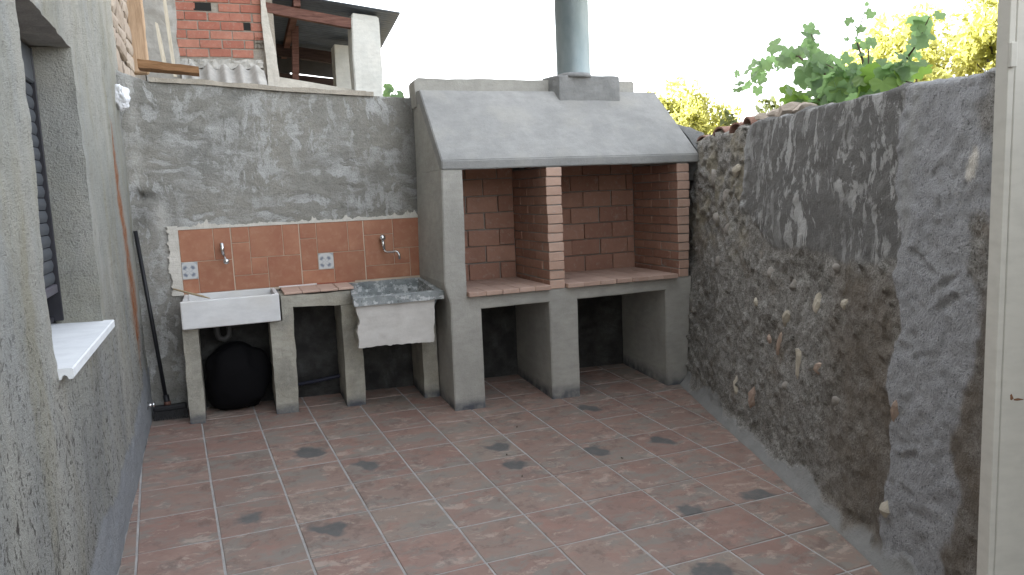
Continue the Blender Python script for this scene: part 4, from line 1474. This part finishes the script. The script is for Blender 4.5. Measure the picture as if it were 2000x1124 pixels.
br = tag(empty('broom', (-1.74, .48, .08)), 'black broom propped upright in the corner left of the sink counter', 'broom')
bm = bmesh.new()
tube(bm, [(-1.842, .615, 1.278), (-1.80, .57, .75), (-1.757, .52, .195)], .0125, 12)
tube(bm, [(-1.758, .521, .23), (-1.752, .514, .16)], .018, 12)
bobj('handle', bm, MAT['black'], br, True)
bm = bmesh.new()
box(bm, -1.835, -1.640, .475, .535, .135, .168, .008)
bobj('head', bm, MAT['black'], br)
bm = bmesh.new()
for i in range(34):
    for j in range(9):
        x = -1.830 + i * .0056 + rnd.uniform(-.001, .001)
        y = .48 + j * .006
        dx, dy = (x + 1.738) * .10 + rnd.uniform(-.004, .004), (y - .505) * .4 + rnd.uniform(-.004, .004)
        zt = floorz(x, y) + 0.002
        cyl(bm, (x, y, .138), (x + dx, y + dy, zt), .0017, .0015, 4, False)
o = bobj('bristles', bm, MAT['black'], br); o['kind'] = 'stuff'
bm = bmesh.new()
cyl(bm, (-1.752, .514, .166), (-1.751, .513, .19), .021, .019, 12)
bobj('collar', bm, simple('brown collar', (0.12, 0.06, 0.045), 0.6), br, True)

pv = tag(empty('pipe_stub', (-1.845, .36, .215)), 'shiny metal pipe stub sticking out low on the house wall near the broom', 'pipe')
bm = bmesh.new()
cyl(bm, (-1.87, .36, .215), (-1.815, .355, .218), .011, .011, 14)
bobj('pipe', bm, MAT['chrome'], pv, True)
bm = bmesh.new()
cyl(bm, (-1.862, .36, .215), (-1.852, .36, .215), .028, .026, 18)
cyl(bm, (-1.826, .355, .217), (-1.811, .354, .2185), .0155, .0155, 14)
bobj('flange', bm, MAT['chrome'], pv, True)

bm = bmesh.new()
lump(bm, (0, 0, 0), (.048, .052, .070), 0.28, 4, 8, 3.2)
lump(bm, (0.003, -.004, -.045), (.030, .034, .032), 0.3, 3, 18, 3.2)
o = tag(bobj('wrapped_bundle', bm, MAT['bagwhite'], None, False), 'crumpled white plastic wrapped round a fitting at the top of the house corner', 'bundle')
o.location = (-1.832, .52, 2.092)

# stick, rods, made-up sack for an unknown black shape
bm = bmesh.new()
tube(bm, [(-1.655, .61, .895), (-1.56, .47, .875), (-1.49, .37, .862), (-1.44, .285, .853)], [.006, .007, .008, .003], 6)
tag(bobj('stick', bm, MAT['stick']), 'thin pale wooden stick lying across the white sink corner', 'stick')
bm = bmesh.new()
tube(bm, [(-1.008, .60, .853), (-.9, .60, .852), (-.76, .595, .8535)], .0055, 8)
tag(bobj('rod', bm, MAT['rodwhite']), 'white rod lying on the tiled counter between the sinks', 'rod', 'rods on the counter')
bm = bmesh.new()
tube(bm, [(-.99, .624, .8535), (-.80, .618, .853), (-.66, .605, .852), (-.50, .598, .852)], .0048, 8)
tag(bobj('rod', bm, MAT['rodbrown']), 'long reddish rod lying behind the white rod on the counter', 'rod', 'rods on the counter')
bm = bmesh.new()
lump(bm, (0, 0, 0), (.20, .085, .235), 0.22, 4, 4, 2.6)
for v in bm.verts:
    if v.co.z < -.20: v.co.z = -.20 + (v.co.z + .20) * .1
o = tag(bobj('stand_in_sack', bm, MAT['bag'], None, True), 'made-up black sack standing in for a blacked-out shape under the white sink', 'sack')
o.location = (-1.315, .53, .28)
bm = bmesh.new()
tube(bm, [(-.95, .62, .165), (-.8, .60, .18), (-.65, .585, .2)], .012, 10)
tag(bobj('hose', bm, MAT['navy']), 'dark hose across the back of the middle opening under the counter', 'hose')

# ------------------------------------------------------------------ metal door at the right
DL = Vector((0.6311, -3.2427, 0))
dr = tag(empty('metal_door', (DL.x, DL.y, -0.2)), 'beige painted metal door standing open at the right edge of the patio', 'door')
ang = -0.3726
Rz = Matrix.Translation((DL.x, DL.y, 0)) @ Matrix.Rotation(ang, 4, 'Z')


def dpart(name, parts, m, bev=0.002):
    bm = bmesh.new()
    for b in parts: box(bm, *b, bev)
    bmesh.ops.transform(bm, matrix=Rz, verts=bm.verts[:])
    return bobj(name, bm, m, dr)


zf = -0.215
dpart('door_frame', [(0, .0175, -.004, .05, zf, 2.25)], MAT['door'])
dpart('gap_shade_strip', [(.018, .0206, .012, .045, zf, 2.25)], MAT['gap'], 0.0)  # dark strip filling the gap, its colour stands for shade
dpart('door_leaf', [(.021, .83, 0, .04, zf + .012, 2.24)], MAT['door'], 0.003)
dpart('hinge', [(-.0015, .0165, -.017, -.0045, 1.70, 1.765)], MAT['door'], 0.002)
dpart('hinge', [(-.0015, .0165, -.017, -.0045, 0.2, 0.265)], MAT['door'], 0.002)
bm = bmesh.new()
lump(bm, (0.050, .0, 0.797), (.005, .0008, .008), 0.7, 2, 3, 3)
lump(bm, (0.068, .0, 0.788), (.013, .0008, .0035), 0.7, 2, 5, 3)
bmesh.ops.transform(bm, matrix=Rz, verts=bm.verts[:])
bobj('rust_chip', bm, MAT['rustspot'], dr)

# ------------------------------------------------------------------ neighbours behind the back wall
sh = tag(empty('stone_house', (-4.0, 3.0, -0.5)), 'old rubble stone house with a tan timber post, behind the left end of back wall', 'house')
bm = bmesh.new()
box(bm, -8.5, -1.915, 0.80, 2.37, -.8, 7.0)
box(bm, -8.5, -1.96, 2.371, 4.92, -.8, 7.0)
damp(bobj('wall', bm, MAT['oldmortar'], sh))
yy_, k = 0.86, 0
zc = 2.15
while zc < 3.7:
    hh = rnd.uniform(.10, .20)
    yc = 0.84
    while yc < 2.3:
        wd = rnd.uniform(.35, .75)
        bm = bmesh.new()
        lump(bm, (0, 0, 0), (.028, wd / 2 * .96, hh / 2 * .98), 0.35, 2, int(rnd.random() * 999), 2.2)
        for v in bm.verts:
            v.co.y = max(-wd / 2 * .93, min(wd / 2 * .93, v.co.y * 1.35)); v.co.z = max(-hh / 2 * .9, min(hh / 2 * .9, v.co.z * 1.35))
        o = bobj('stone', bm, MAT['stone'], sh)
        o.location = (-1.905, yc + wd / 2, zc + hh / 2)
        yc += wd
    zc += hh
bm = bmesh.new()
box(bm, -1.905, -1.775, 2.385, 2.52, 2.52, 4.6, .012)
roughen(bm, .08, .008, 7, 4)
bobj('timber_post', bm, MAT['post'], sh)

bh_ = tag(empty('brick_house', (-1.1, 5.1, -0.5)), 'unrendered red hollow brick gable with a corrugated sheet at its foot, behind the wall', 'house')
bm = bmesh.new()
box(bm, -2.2, -.52, 5.024, 5.25, -.8, 4.7)
box(bm, -8.5, -.62, 5.26, 12, -.8, 6.2)  # unseen mass behind the gable, added to keep sun off the lean-to
damp(bobj('wall', bm, MAT['oldmortar'], bh_))
bm = bmesh.new()
pts = [(-1.945, 2.6), (-1.60, 2.6), (-1.60, 3.0), (-1.585, 3.1), (-1.605, 3.3), (-1.58, 3.5), (-1.60, 4.6), (-1.945, 4.6)]
prism(bm, pts, 1, 4.93, 5.054)
roughen(bm, .06, .012, 6, 7)
damp(bobj('plaster_strip', bm, MAT['sheet'], bh_))
bm = bmesh.new()
pts = [(-.640, 2.55), (-.505, 2.55), (-.515, 2.9), (-.535, 3.2), (-.565, 3.42), (-.60, 3.7), (-.62, 4.6), (-.66, 4.6), (-.66, 3.5), (-.645, 3.0)]
prism(bm, pts, 1, 4.955, 5.054)
roughen(bm, .05, .008, 7, 8)
damp(bobj('plaster_strip', bm, MAT['plaster'], bh_))
for k in range(13):
    z0 = 3.115 + k * .1025
    x = -1.60 - (.0 if k % 2 else .13)
    x += rnd.uniform(-.02, .02)
    while x < -.70:
        x0, x1 = max(x, -1.60), min(x + .232, -.655)
        skip = (k == 5 and x0 < -1.30 < x1) or (k == 3 and x0 < -.86 < x1)
        if k <= 1 and x1 > -.76: x1 = -.775
        if k == 5 and skip:
            pass
        elif skip:
            brick(x0, -.945, 5.012, 5.07, z0, z0 + .088, MAT['redbrick'], bh_, jit=.003)
            brick(-.785, x1, 5.012, 5.07, z0, z0 + .088, MAT['redbrick'], bh_, jit=.003) if x1 > -.76 else None
        elif x1 - x0 > .035:
            brick(x0, x1, 5.012, 5.07, z0, z0 + .088, MAT['redbrick'], bh_, jit=.003)
        x += .244
for (x0, x1, z0, z1) in ((-1.395, -1.205, 3.632, 3.722), (-.94, -.79, 3.428, 3.515)):
    bm = bmesh.new()
    box(bm, x0, x1, 5.016, 5.023, z0, z1)  # dark plate on the mortar, painted shade of a missing brick
    bobj('hole', bm, MAT['gap'], bh_)
bm = bmesh.new()   # end of a hollow brick with six openings
x0, x1, z0, z1, yf = -.758, -.650, 3.225, 3.345, 5.0
nx, nz_ = 3, 2
gvs = {}
for i in range(nx + 1):
    for j in range(nz_ + 1):
        gvs[i, j] = bm.verts.new((x0 + (x1 - x0) * i / nx, yf, z0 + (z1 - z0) * j / nz_))
fs = [bm.faces.new([gvs[i, j], gvs[i + 1, j], gvs[i + 1, j + 1], gvs[i, j + 1]]) for i in range(nx) for j in range(nz_)]
r_ = bmesh.ops.inset_individual(bm, faces=fs, thickness=.0085, depth=0)
r_ = bmesh.ops.inset_individual(bm, faces=fs, thickness=.0005, depth=0)
for f_ in fs:
    for v in f_.verts: v.co.y += .05
be = [e for e in bm.edges if e.is_boundary]
ex = bmesh.ops.extrude_edge_only(bm, edges=be)
for v in ex['geom']:
    if isinstance(v, bmesh.types.BMVert): v.co.y += .06
bmesh.ops.recalc_face_normals(bm, faces=bm.faces[:])
bobj('hollow_brick', bm, MAT['stone'], bh_)
# corrugated fibre cement sheet
us = np.linspace(0, 1, 97)
vs = np.linspace(0, 1, 8)
U, Vv = np.meshgrid(us, vs, indexing='ij')
xw = -1.58 + U * .90
wave = 0.030 * np.cos((U * .90 - .115) / .1735 * 2 * PI)
Yw = 4.98 - Vv * 0.62
Zw = 3.00 - Vv * 0.36 + wave
A_ = np.stack([xw, Yw - wave * 0.3, Zw], -1)
B_ = A_ + np.array([0, 0.004, -0.009])
n = A_.shape[0] * A_.shape[1]
F1 = gridfaces(97, 8, None, True)
F2 = gridfaces(97, 8) + n
rim_ = [[7 + 8 * i, 7 + 8 * (i + 1), n + 7 + 8 * (i + 1), n + 7 + 8 * i] for i in range(96)]
damp(mesh_np('corrugated_sheet', np.concatenate([A_.reshape(-1, 3), B_.reshape(-1, 3)]), np.concatenate([F1, F2, np.array(rim_)]), MAT['sheet'], bh_))
bm = bmesh.new()   # mortar ridge bedding the sheet under the bricks
box(bm, -1.60, -.70, 4.975, 5.022, 2.98, 3.085)
roughen(bm, .022, .02, 16, 12)
damp(bobj('mortar_ridge', bm, MAT['sheet'], bh_))

for k, (a, b, w0, lab) in enumerate([((-1.765, 4.30, 3.337), (-1.715, 4.22, 2.80), .036, 'short splintered pale board leaning against the plaster behind the wall'),
                                     ((-1.69, 4.55, 4.0), (-1.64, 4.45, 2.80), .032, 'tall thin pale board leaning next to the brick gable')]):
    bm = bmesh.new()
    a = Vector(a); b = Vector(b)
    for i in range(9):
        pass
    d = (b - a)
    L_ = d.length
    q = [(-w0 * .45, 0), (w0 * .3, .02), (w0 * .5, L_ * .4), (w0 * .55, L_), (-w0 * .5, L_), (-w0 * .65, L_ * .5)]
    A = [bm.verts.new(a + d.normalized() * y + Vector((x, 0, 0))) for x, y in q]
    B = [bm.verts.new(v.co + Vector((0, .022, 0))) for v in A]
    bm.faces.new(A); bm.faces.new(B[::-1])
    for i in range(6): bm.faces.new([A[i], B[i], B[(i + 1) % 6], A[(i + 1) % 6]])
    bmesh.ops.recalc_face_normals(bm, faces=bm.faces[:])
    tag(bobj('board', bm, MAT['splint']), lab, 'board', 'pale boards behind the back wall')
bm = bmesh.new()
P4 = [(-1.745, .84, 2.335), (-1.385, .80, 2.292)]
a, b = Vector(P4[0]), Vector(P4[1])
n_ = 10
top_, bot_ = [], []
for i in range(n_ + 1):
    p = a.lerp(b, i / n_)
    hh = .026 - .006 * i / n_
    top_.append([bm.verts.new(p + Vector((0, dy, hh + rnd.uniform(-.002, .002)))) for dy in (-.05, .10)])
    bot_.append([bm.verts.new(p + Vector((0, dy, -hh + rnd.uniform(-.002, .002)))) for dy in (-.05, .10)])
for i in range(n_):
    bm.faces.new([top_[i][0], top_[i + 1][0], top_[i + 1][1], top_[i][1]])
    bm.faces.new([bot_[i][0], bot_[i][1], bot_[i + 1][1], bot_[i + 1][0]])
    bm.faces.new([top_[i][0], bot_[i][0], bot_[i + 1][0], top_[i + 1][0]])
    bm.faces.new([top_[i][1], top_[i + 1][1], bot_[i + 1][1], bot_[i][1]])
bm.faces.new([top_[0][0], top_[0][1], bot_[0][1], bot_[0][0]])
bm.faces.new([top_[-1][0], bot_[-1][0], bot_[-1][1], top_[-1][1]])
bmesh.ops.recalc_face_normals(bm, faces=bm.faces[:])
tag(bobj('plank', bm, MAT['plank']), 'weathered brown plank lying on top of the back wall in the left corner', 'plank')

# lean-to
lt = tag(empty('lean_to', (0.2, 5.6, -0.5)), 'open lean-to with a corrugated steel roof on white columns beside the brick gable', 'shed')


def roofz(x, y): return 3.800 - 0.118 * (x + .116) - 0.075 * (y - 5.0)


nx, ny = 12, 160
xa = np.linspace(-.75, 1.0, nx)
ya = np.linspace(4.92, 7.6, ny)
Xr, Yr = np.meshgrid(xa, ya, indexing='ij')
Xr = Xr + (Yr - 5.0) * 0.05
Zr = 3.800 - 0.118 * (Xr + .116) - 0.075 * (Yr - 5.0) + 0.009 * np.sin(Yr / .062 * 2 * PI / 1.3)
A_ = np.stack([Xr, Yr, Zr], -1).reshape(-1, 3)
n = len(A_)
B_ = A_ + np.array([0, 0, .012])
rimf = [[(nx - 1) * ny + j, (nx - 1) * ny + j + 1, n + (nx - 1) * ny + j + 1, n + (nx - 1) * ny + j] for j in range(ny - 1)]
rimg = [[i * ny, (i + 1) * ny, n + (i + 1) * ny, n + i * ny] for i in range(nx - 1)]
mesh_np('roof_sheet', np.concatenate([A_, B_]), np.concatenate([gridfaces(nx, ny, None, True), gridfaces(nx, ny) + n, rimf, rimg]), MAT['tinroof'], lt)


def beam(name, a, b, w0, h0, m, seed=0):
    bm = bmesh.new()
    a = Vector(a); b = Vector(b)
    d = (b - a).normalized()
    s = d.cross(Vector((0, 0, 1)))
    if s.length < .1: s = Vector((1, 0, 0))
    s.normalize()
    u = s.cross(d)
    vs_ = [bm.verts.new(p + s * w0 / 2 * i + u * h0 / 2 * j) for p in (a, b) for i, j in ((-1, -1), (1, -1), (1, 1), (-1, 1))]
    for q in ((0, 1, 2, 3), (7, 6, 5, 4), (0, 4, 5, 1), (1, 5, 6, 2), (2, 6, 7, 3), (3, 7, 4, 0)):
        bm.faces.new([vs_[i] for i in q])
    bmesh.ops.recalc_face_normals(bm, faces=bm.faces[:])
    return bobj(name, bm, m, lt)


beam('rafter', (-.62, 5.06, 3.705), (.40, 5.06, 3.555), .09, .115, MAT['beam'])
beam('purlin', (-.24, 4.98, 3.765), (-.20, 7.5, 3.575), .08, .09, MAT['beam'])
beam('post', (-.24, 6.0, 2.6), (-.17, 6.0, 3.70), .085, .085, MAT['beam'])
beam('rail', (-.7, 6.9, 3.60), (.62, 6.9, 3.44), .08, .16, MAT['darkbeam'])
beam('rail', (-.7, 6.95, 3.225), (.62, 6.95, 3.10), .08, .10, MAT['darkbeam'])
bm = bmesh.new()
prism(bm, [(.395, 2.2), (.725, 2.2), (.752, 3.55), (.742, 3.645), (.415, 3.685), (.395, 3.60), (.385, 3.2)], 1, 5.0, 5.30)
bmesh.ops.bevel(bm, geom=bm.edges[:], offset=.012, segments=2, affect='EDGES')
roughen(bm, .12, .008, 4, 3)
damp(bobj('column', bm, MAT['shedwhite'], lt))
bm = bmesh.new()
prism(bm, [(.34, 2.2), (.66, 2.2), (.69, 3.50), (.36, 3.52)], 1, 6.2, 6.5)
roughen(bm, .12, .006, 4, 5)
damp(bobj('column', bm, MAT['shedwhite'], lt))
bm = bmesh.new()
prism(bm, [(-.515, 2.2), (.40, 2.2), (.40, 2.77), (-.50, 2.915)], 1, 5.12, 5.25)
roughen(bm, .1, .006, 5, 6)
damp(bobj('low_wall', bm, MAT['plaster'], lt))
bm = bmesh.new()
prism(bm, [(-.8, 3.41), (.75, 3.24), (.75, 3.70), (-.8, 3.9)], 1, 7.45, 7.5)
prism(bm, [(.36, 2.0), (.75, 2.0), (.75, 3.23), (.36, 3.25)], 1, 7.45, 7.5)
prism(bm, [(-.8, 2.0), (.355, 2.0), (.355, 3.13), (-.8, 3.25)], 1, 7.45, 7.5)
prism(bm, [(-.8, 3.251), (-.13, 3.18), (-.13, 3.334), (-.8, 3.409)], 1, 7.45, 7.5)
bobj('back_board', bm, MAT['sheddark'], lt)

# ------------------------------------------------------------------ vine over the right wall
def leaf_mesh(name, size, m, seed):
    r = random.Random(seed)
    bm = bmesh.new()
    # five-lobed palmate leaf, folded a little on its ribs
    N = 30
    pts = []
    for k in range(N):
        t = -PI + 2 * PI * (k + .5) / N
        lobe = max(math.cos((t - c) * w_) * a_ if abs((t - c) * w_) < PI / 2 else 0 for c, w_, a_ in ((0, 2.6, 1.0), (.95, 2.6, .88), (-.95, 2.6, .88), (1.95, 2.4, .68), (-1.95, 2.4, .68)))
        rad = .56 + .44 * lobe
        if abs(t) > 2.7: rad *= .45
        rad *= 1 + r.uniform(-.07, .07) + (.05 if k % 2 else -.03)
        pts.append((rad * math.cos(t), rad * math.sin(t)))
    c0 = bm.verts.new((0, 0, 0))
    curl = r.uniform(.10, .32)
    vs_ = []
    for k, (x, y) in enumerate(pts):
        z = -curl * (x * x + y * y) * .6 + .10 * abs(math.sin(3.3 * math.atan2(y, x))) * math.hypot(x, y) + r.uniform(-.03, .03)
        vs_.append(bm.verts.new((x * size, y * size, z * size)))
    for k in range(N - 1): bm.faces.new([c0, vs_[k], vs_[k + 1]])
    # petiole
    a = Vector((-.05, 0, 0)) * size
    b = Vector((-.8, r.uniform(-.2, .2), -.25)) * size
    w0 = .022 * size
    q = [bm.verts.new(p) for p in (a + Vector((0, w0, 0)), a + Vector((0, -w0, 0)), b + Vector((0, -w0, 0)), b + Vector((0, w0, 0)))]
    bm.faces.new(q)
    me = bpy.data.meshes.new(name)
    bm.to_mesh(me); bm.free()
    for p in me.polygons: p.use_smooth = True
    me.materials.append(m)
    return me


vine = tag(empty('vine', (1.95, -1.4, 1.6)), 'leafy green vine with big lobed leaves spilling over the right wall', 'plant')
LM = [leaf_mesh('leaf', .075, MAT['vine'], k) for k in range(5)]
LL = [leaf_mesh('leaf', .072, MAT['vinelight'], k + 20) for k in range(4)]
BR = dict(
    b1=([(1.925, -1.339, 1.60), (1.925, -1.339, 1.828), (2.009, -1.093, 2.019), (2.096, -.825, 2.185), (2.176, -.547, 2.219), (2.258, -.243, 2.185), (2.31, -.038, 2.127)], 62, .052, .95, 0),
    b2=([(1.925, -1.339, 1.60), (1.995, -1.147, 2.04), (2.042, -1.022, 2.194), (2.085, -.919, 2.36)], 26, .035, .8, 0),
    b3=([(1.91, -1.391, 1.6), (1.947, -1.314, 2.013), (1.997, -1.153, 2.082)], 18, .07, 1.0, 0),
    b4=([(1.845, -1.629, 1.6), (1.888, -1.534, 2.031), (1.916, -1.459, 2.16), (1.904, -1.53, 2.30)], 34, .028, .45, 0),
    b4b=([(1.845, -1.629, 1.7), (1.86, -1.60, 2.0), (1.875, -1.58, 2.13)], 12, .03, .5, 0),
    b5=([(1.806, -1.778, 1.6), (1.789, -1.866, 1.949), (1.765, -1.972, 2.03), (1.749, -2.052, 2.14)], 30, .035, .7, 0),
    b6=([(1.806, -1.778, 1.6), (1.851, -1.638, 1.935), (1.891, -1.513, 2.008)], 22, .07, 1.0, 0),
    b7=([(2.02, -1.0, 1.838), (2.07, -.857, 1.963), (2.089, -.768, 1.895)], 12, .05, .9, 1),
    b8=([(2.06, -.86, 1.86), (1.965, -1.22, 1.89), (1.855, -1.618, 1.90), (1.783, -1.873, 1.88), (1.737, -2.028, 1.84)], 62, .07, .95, 2),
)
bm = bmesh.new()
for nm, (pts, n, sp, sc, lt_) in BR.items():
    tube(bm, [Vector(p) for p in pts], [.009 - .007 * i / (len(pts) - 1) for i in range(len(pts))], 6)
bobj('stem', bm, MAT['stem'], vine, True)
tocam = (CAM - Vector((1.9, -1.4, 1.95))).normalized()
for nm, (pts, n, sp, sc, lt_) in BR.items():
    P_ = [Vector(p) for p in pts]
    seg = [(P_[i + 1] - P_[i]).length for i in range(len(P_) - 1)]
    tot = sum(seg)
    for k in range(n):
        t = (k + rnd.random()) / n
        t = (0.12 + .88 * t) * tot if nm not in ('b8', 'b7') else t * tot
        i = 0
        while i < len(seg) - 1 and t > seg[i]:
            t -= seg[i]; i += 1
        p = P_[i].lerp(P_[i + 1], min(1, t / seg[i]))
        p = p + Vector((rnd.gauss(0, sp), rnd.gauss(0, sp), rnd.gauss(0, sp * .8)))
        if p.x < wallx(p.y, p.z) + .12 and p.z < 1.95:
            p.x = wallx(p.y, p.z) + .12 + rnd.random() * .12
        if p.y < -1.98 and nm == 'b8': continue
        light = lt_ == 1 or (lt_ == 2 and rnd.random() < .55 and p.z < 1.95)
        o = bpy.data.objects.new('leaf', rnd.choice(LL if light else LM))
        C.objects.link(o)
        nrm = (tocam * .7 + Vector((rnd.gauss(0, .5), rnd.gauss(0, .5), rnd.gauss(.25, .5)))).normalized()
        q = nrm.to_track_quat('Z', 'Y')
        # leaves hang: tip of the blade points down and away
        o.rotation_euler = (q.to_matrix() @ Matrix.Rotation(rnd.uniform(-PI, PI) if rnd.random() < .35 else -PI / 2 + rnd.gauss(0, .6), 3, 'Z')).to_euler()
        s_ = sc * rnd.uniform(.45, 1.2)
        o.scale = (s_, s_, s_)
        o.location = p
        put(o, vine)

# ------------------------------------------------------------------ trees beyond
def crown(name, blobs, n, size, m, parent, seed):
    r = np.random.RandomState(seed)
    wts = np.array([b[3] ** 2.2 for b in blobs])
    wts = wts / wts.sum()
    idx = r.choice(len(blobs), n, p=wts)
    B = np.array(blobs)
    d = r.normal(size=(n, 3))
    d /= np.linalg.norm(d, axis=1)[:, None]
    rad = (r.rand(n) ** .45)[:, None]
    c = B[idx, :3] + d * rad * B[idx, 3:4] * np.array([1, 1, .85])
    keep = fbm(c, 1.0 / np.median(B[:, 3]) * 1.3, 3, seed) > -.18
    c = c[keep]
    n = len(c)
    a = r.normal(size=(n, 3)); a /= np.linalg.norm(a, axis=1)[:, None]
    b = np.cross(a, r.normal(size=(n, 3))); b /= np.linalg.norm(b, axis=1)[:, None]
    s = size * r.uniform(.6, 1.3, size=(n, 1))
    nn = np.cross(a, b)
    q = np.stack([c - a * s, c + b * s * .45 + nn * s * .15, c + a * s, c - b * s * .45 + nn * s * .15], 1).reshape(-1, 3)
    F = np.arange(n * 4).reshape(-1, 4)
    return mesh_np(name, q, F, m, parent, False)


def tree(name, label, base, trunk_h, blobs, n, size, m, seed, group=None, tr=.14):
    t = tag(empty(name, base), label, 'tree' if name == 'tree' else 'bush', 'trees beyond the right wall' if name == 'tree' else 'bushes beyond the right wall')
    crown('crown', blobs, n, size, m, t, seed)
    bm = bmesh.new()
    b0 = Vector(base)
    topc = Vector(blobs[0][:3])
    tube(bm, [b0, b0.lerp(topc, .5) + Vector((.1, 0, 0)), topc], [tr, tr * .7, tr * .35], 8)
    rr = random.Random(seed)
    for bl in blobs[1:]:
        s0 = b0.lerp(topc, rr.uniform(.45, .8))
        e0 = Vector(bl[:3])
        tube(bm, [s0, s0.lerp(e0, .5) + Vector((0, 0, .08)), e0], [tr * .4, tr * .28, tr * .1], 6)
    bobj('trunk', bm, MAT['bark'], t, True)
    return t


def blobset(c, R, k, r0, r1, seed):
    r = random.Random(seed)
    out = [(*c, r1)]
    for _ in range(k):
        d = Vector((r.gauss(0, 1), r.gauss(0, 1), r.gauss(0, .8))).normalized() * R * r.random() ** .5
        out.append((c[0] + d.x, c[1] + d.y, c[2] + d.z, r.uniform(r0, r1)))
    return out


tree('tree', 'sunlit yellow-green tree top just right of the barbecue hood', (6.5, 6.9, -.8), 3,
     blobset((6.4, 6.8, 2.0), .95, 16, .25, .5, 3) + [(6.0, 6.7, 2.55, .32), (6.35, 6.5, 2.5, .35), (5.7, 6.8, 2.3, .3), (6.7, 6.4, 2.3, .3), (5.85, 6.85, 2.75, .33), (6.2, 6.6, 2.95, .36), (6.6, 6.45, 2.75, .3), (6.95, 6.3, 2.5, .28)], 13000, .055, MAT['treeleaf'], 5, tr=.10)
tree('bush', 'loose grey-green bush between the yellow tree and the vine', (4.8, 2.9, -.8), 2,
     blobset((4.75, 2.85, 1.8), .5, 12, .12, .26, 8) + [(4.5, 3.0, 2.2, .16), (4.85, 2.75, 2.28, .15), (5.0, 2.6, 2.2, .2)], 3200, .045, MAT['treeleaf2'], 9, tr=.05)
tree('tree', 'tall open sunlit tree behind the vine with sky showing through its crown', (11.2, 6.2, -.8), 5,
     blobset((11.0, 6.0, 3.2), 1.4, 26, .22, .5, 13) + [(10.6, 6.3, 4.05, .4), (11.1, 6.0, 4.15, .4), (11.5, 5.6, 4.0, .35), (10.3, 6.4, 3.75, .35)], 9000, .07, MAT['treeleaf'], 15, tr=.12)
tree('bush', 'bright yellow shrub close behind the vine leaves', (7.3, 3.1, -.8), 2,
     blobset((7.25, 3.0, 2.35), .42, 14, .16, .3, 23) + [(6.95, 3.25, 2.75, .26), (7.2, 3.0, 2.78, .25), (7.5, 2.7, 2.55, .25)], 6000, .045, MAT['treeleaf'], 25, tr=.06)
tree('tree', 'dense sunlit tree rising beside the metal door at the upper right', (11.6, 4.7, -.8), 5,
     blobset((11.5, 4.7, 3.7), 1.0, 22, .3, .55, 33) + [(11.3, 5.0, 4.5, .45), (11.6, 4.5, 4.6, .5), (11.1, 4.9, 3.2, .4), (11.4, 4.5, 2.9, .45)], 10000, .07, MAT['treeleaf'], 35, tr=.13)
sp = tag(empty('plant', (.25, 2.4, .0)), 'small sprig of green leaves showing between the white column and the hood', 'plant')
bm = bmesh.new()
for q in ((.20, 2.38, 2.36), (.28, 2.36, 2.40), (.36, 2.40, 2.38)):
    tube(bm, [(.25, 2.4, 0), (.26, 2.39, 1.6), q], [.02, .015, .004], 6)
bobj('stem', bm, MAT['stem'], sp, True)
for k in range(14):
    o = bpy.data.objects.new('leaf', rnd.choice(LM))
    C.objects.link(o)
    o.location = (rnd.choice((.20, .24, .34)) + rnd.gauss(0, .022), 2.38 + rnd.gauss(0, .03), rnd.choice((2.36, 2.40, 2.33, 2.28, 2.2)) + rnd.gauss(0, .02))
    o.rotation_euler = (Vector((-.3, -.9, .3)) + Vector((rnd.gauss(0, .4), rnd.gauss(0, .3), rnd.gauss(0, .4)))).to_track_quat('Z', 'Y').to_euler()
    s_ = rnd.uniform(.55, .85)
    o.scale = (s_,) * 3
    put(o, sp)

# a few dead leaves on the tiles
for (x, y) in ((.268, -.425), (.05, -.82), (.02, -1.12), (.635, -1.09)):
    bm = bmesh.new()
    L_ = rnd.uniform(.008, .013)
    vs_ = [bm.verts.new(p) for p in ((-L_, 0, .004), (0, L_ * .4, .001), (L_, 0, .006), (0, -L_ * .4, .001))]
    bm.faces.new(vs_)
    e = bmesh.ops.extrude_face_region(bm, geom=bm.faces[:])
    for v in e['geom']:
        if isinstance(v, bmesh.types.BMVert): v.co.z += .001
    bmesh.ops.recalc_face_normals(bm, faces=bm.faces[:])
    o = tag(bobj('dry_leaf', bm, MAT['dryleaf']), 'tiny dark dry leaf lying on the floor tiles', 'leaf', 'dry leaves on the floor tiles')
    o.location = (x, y, floorz(x, y) + .0015)
    o.rotation_euler = (0, 0, rnd.uniform(0, PI))
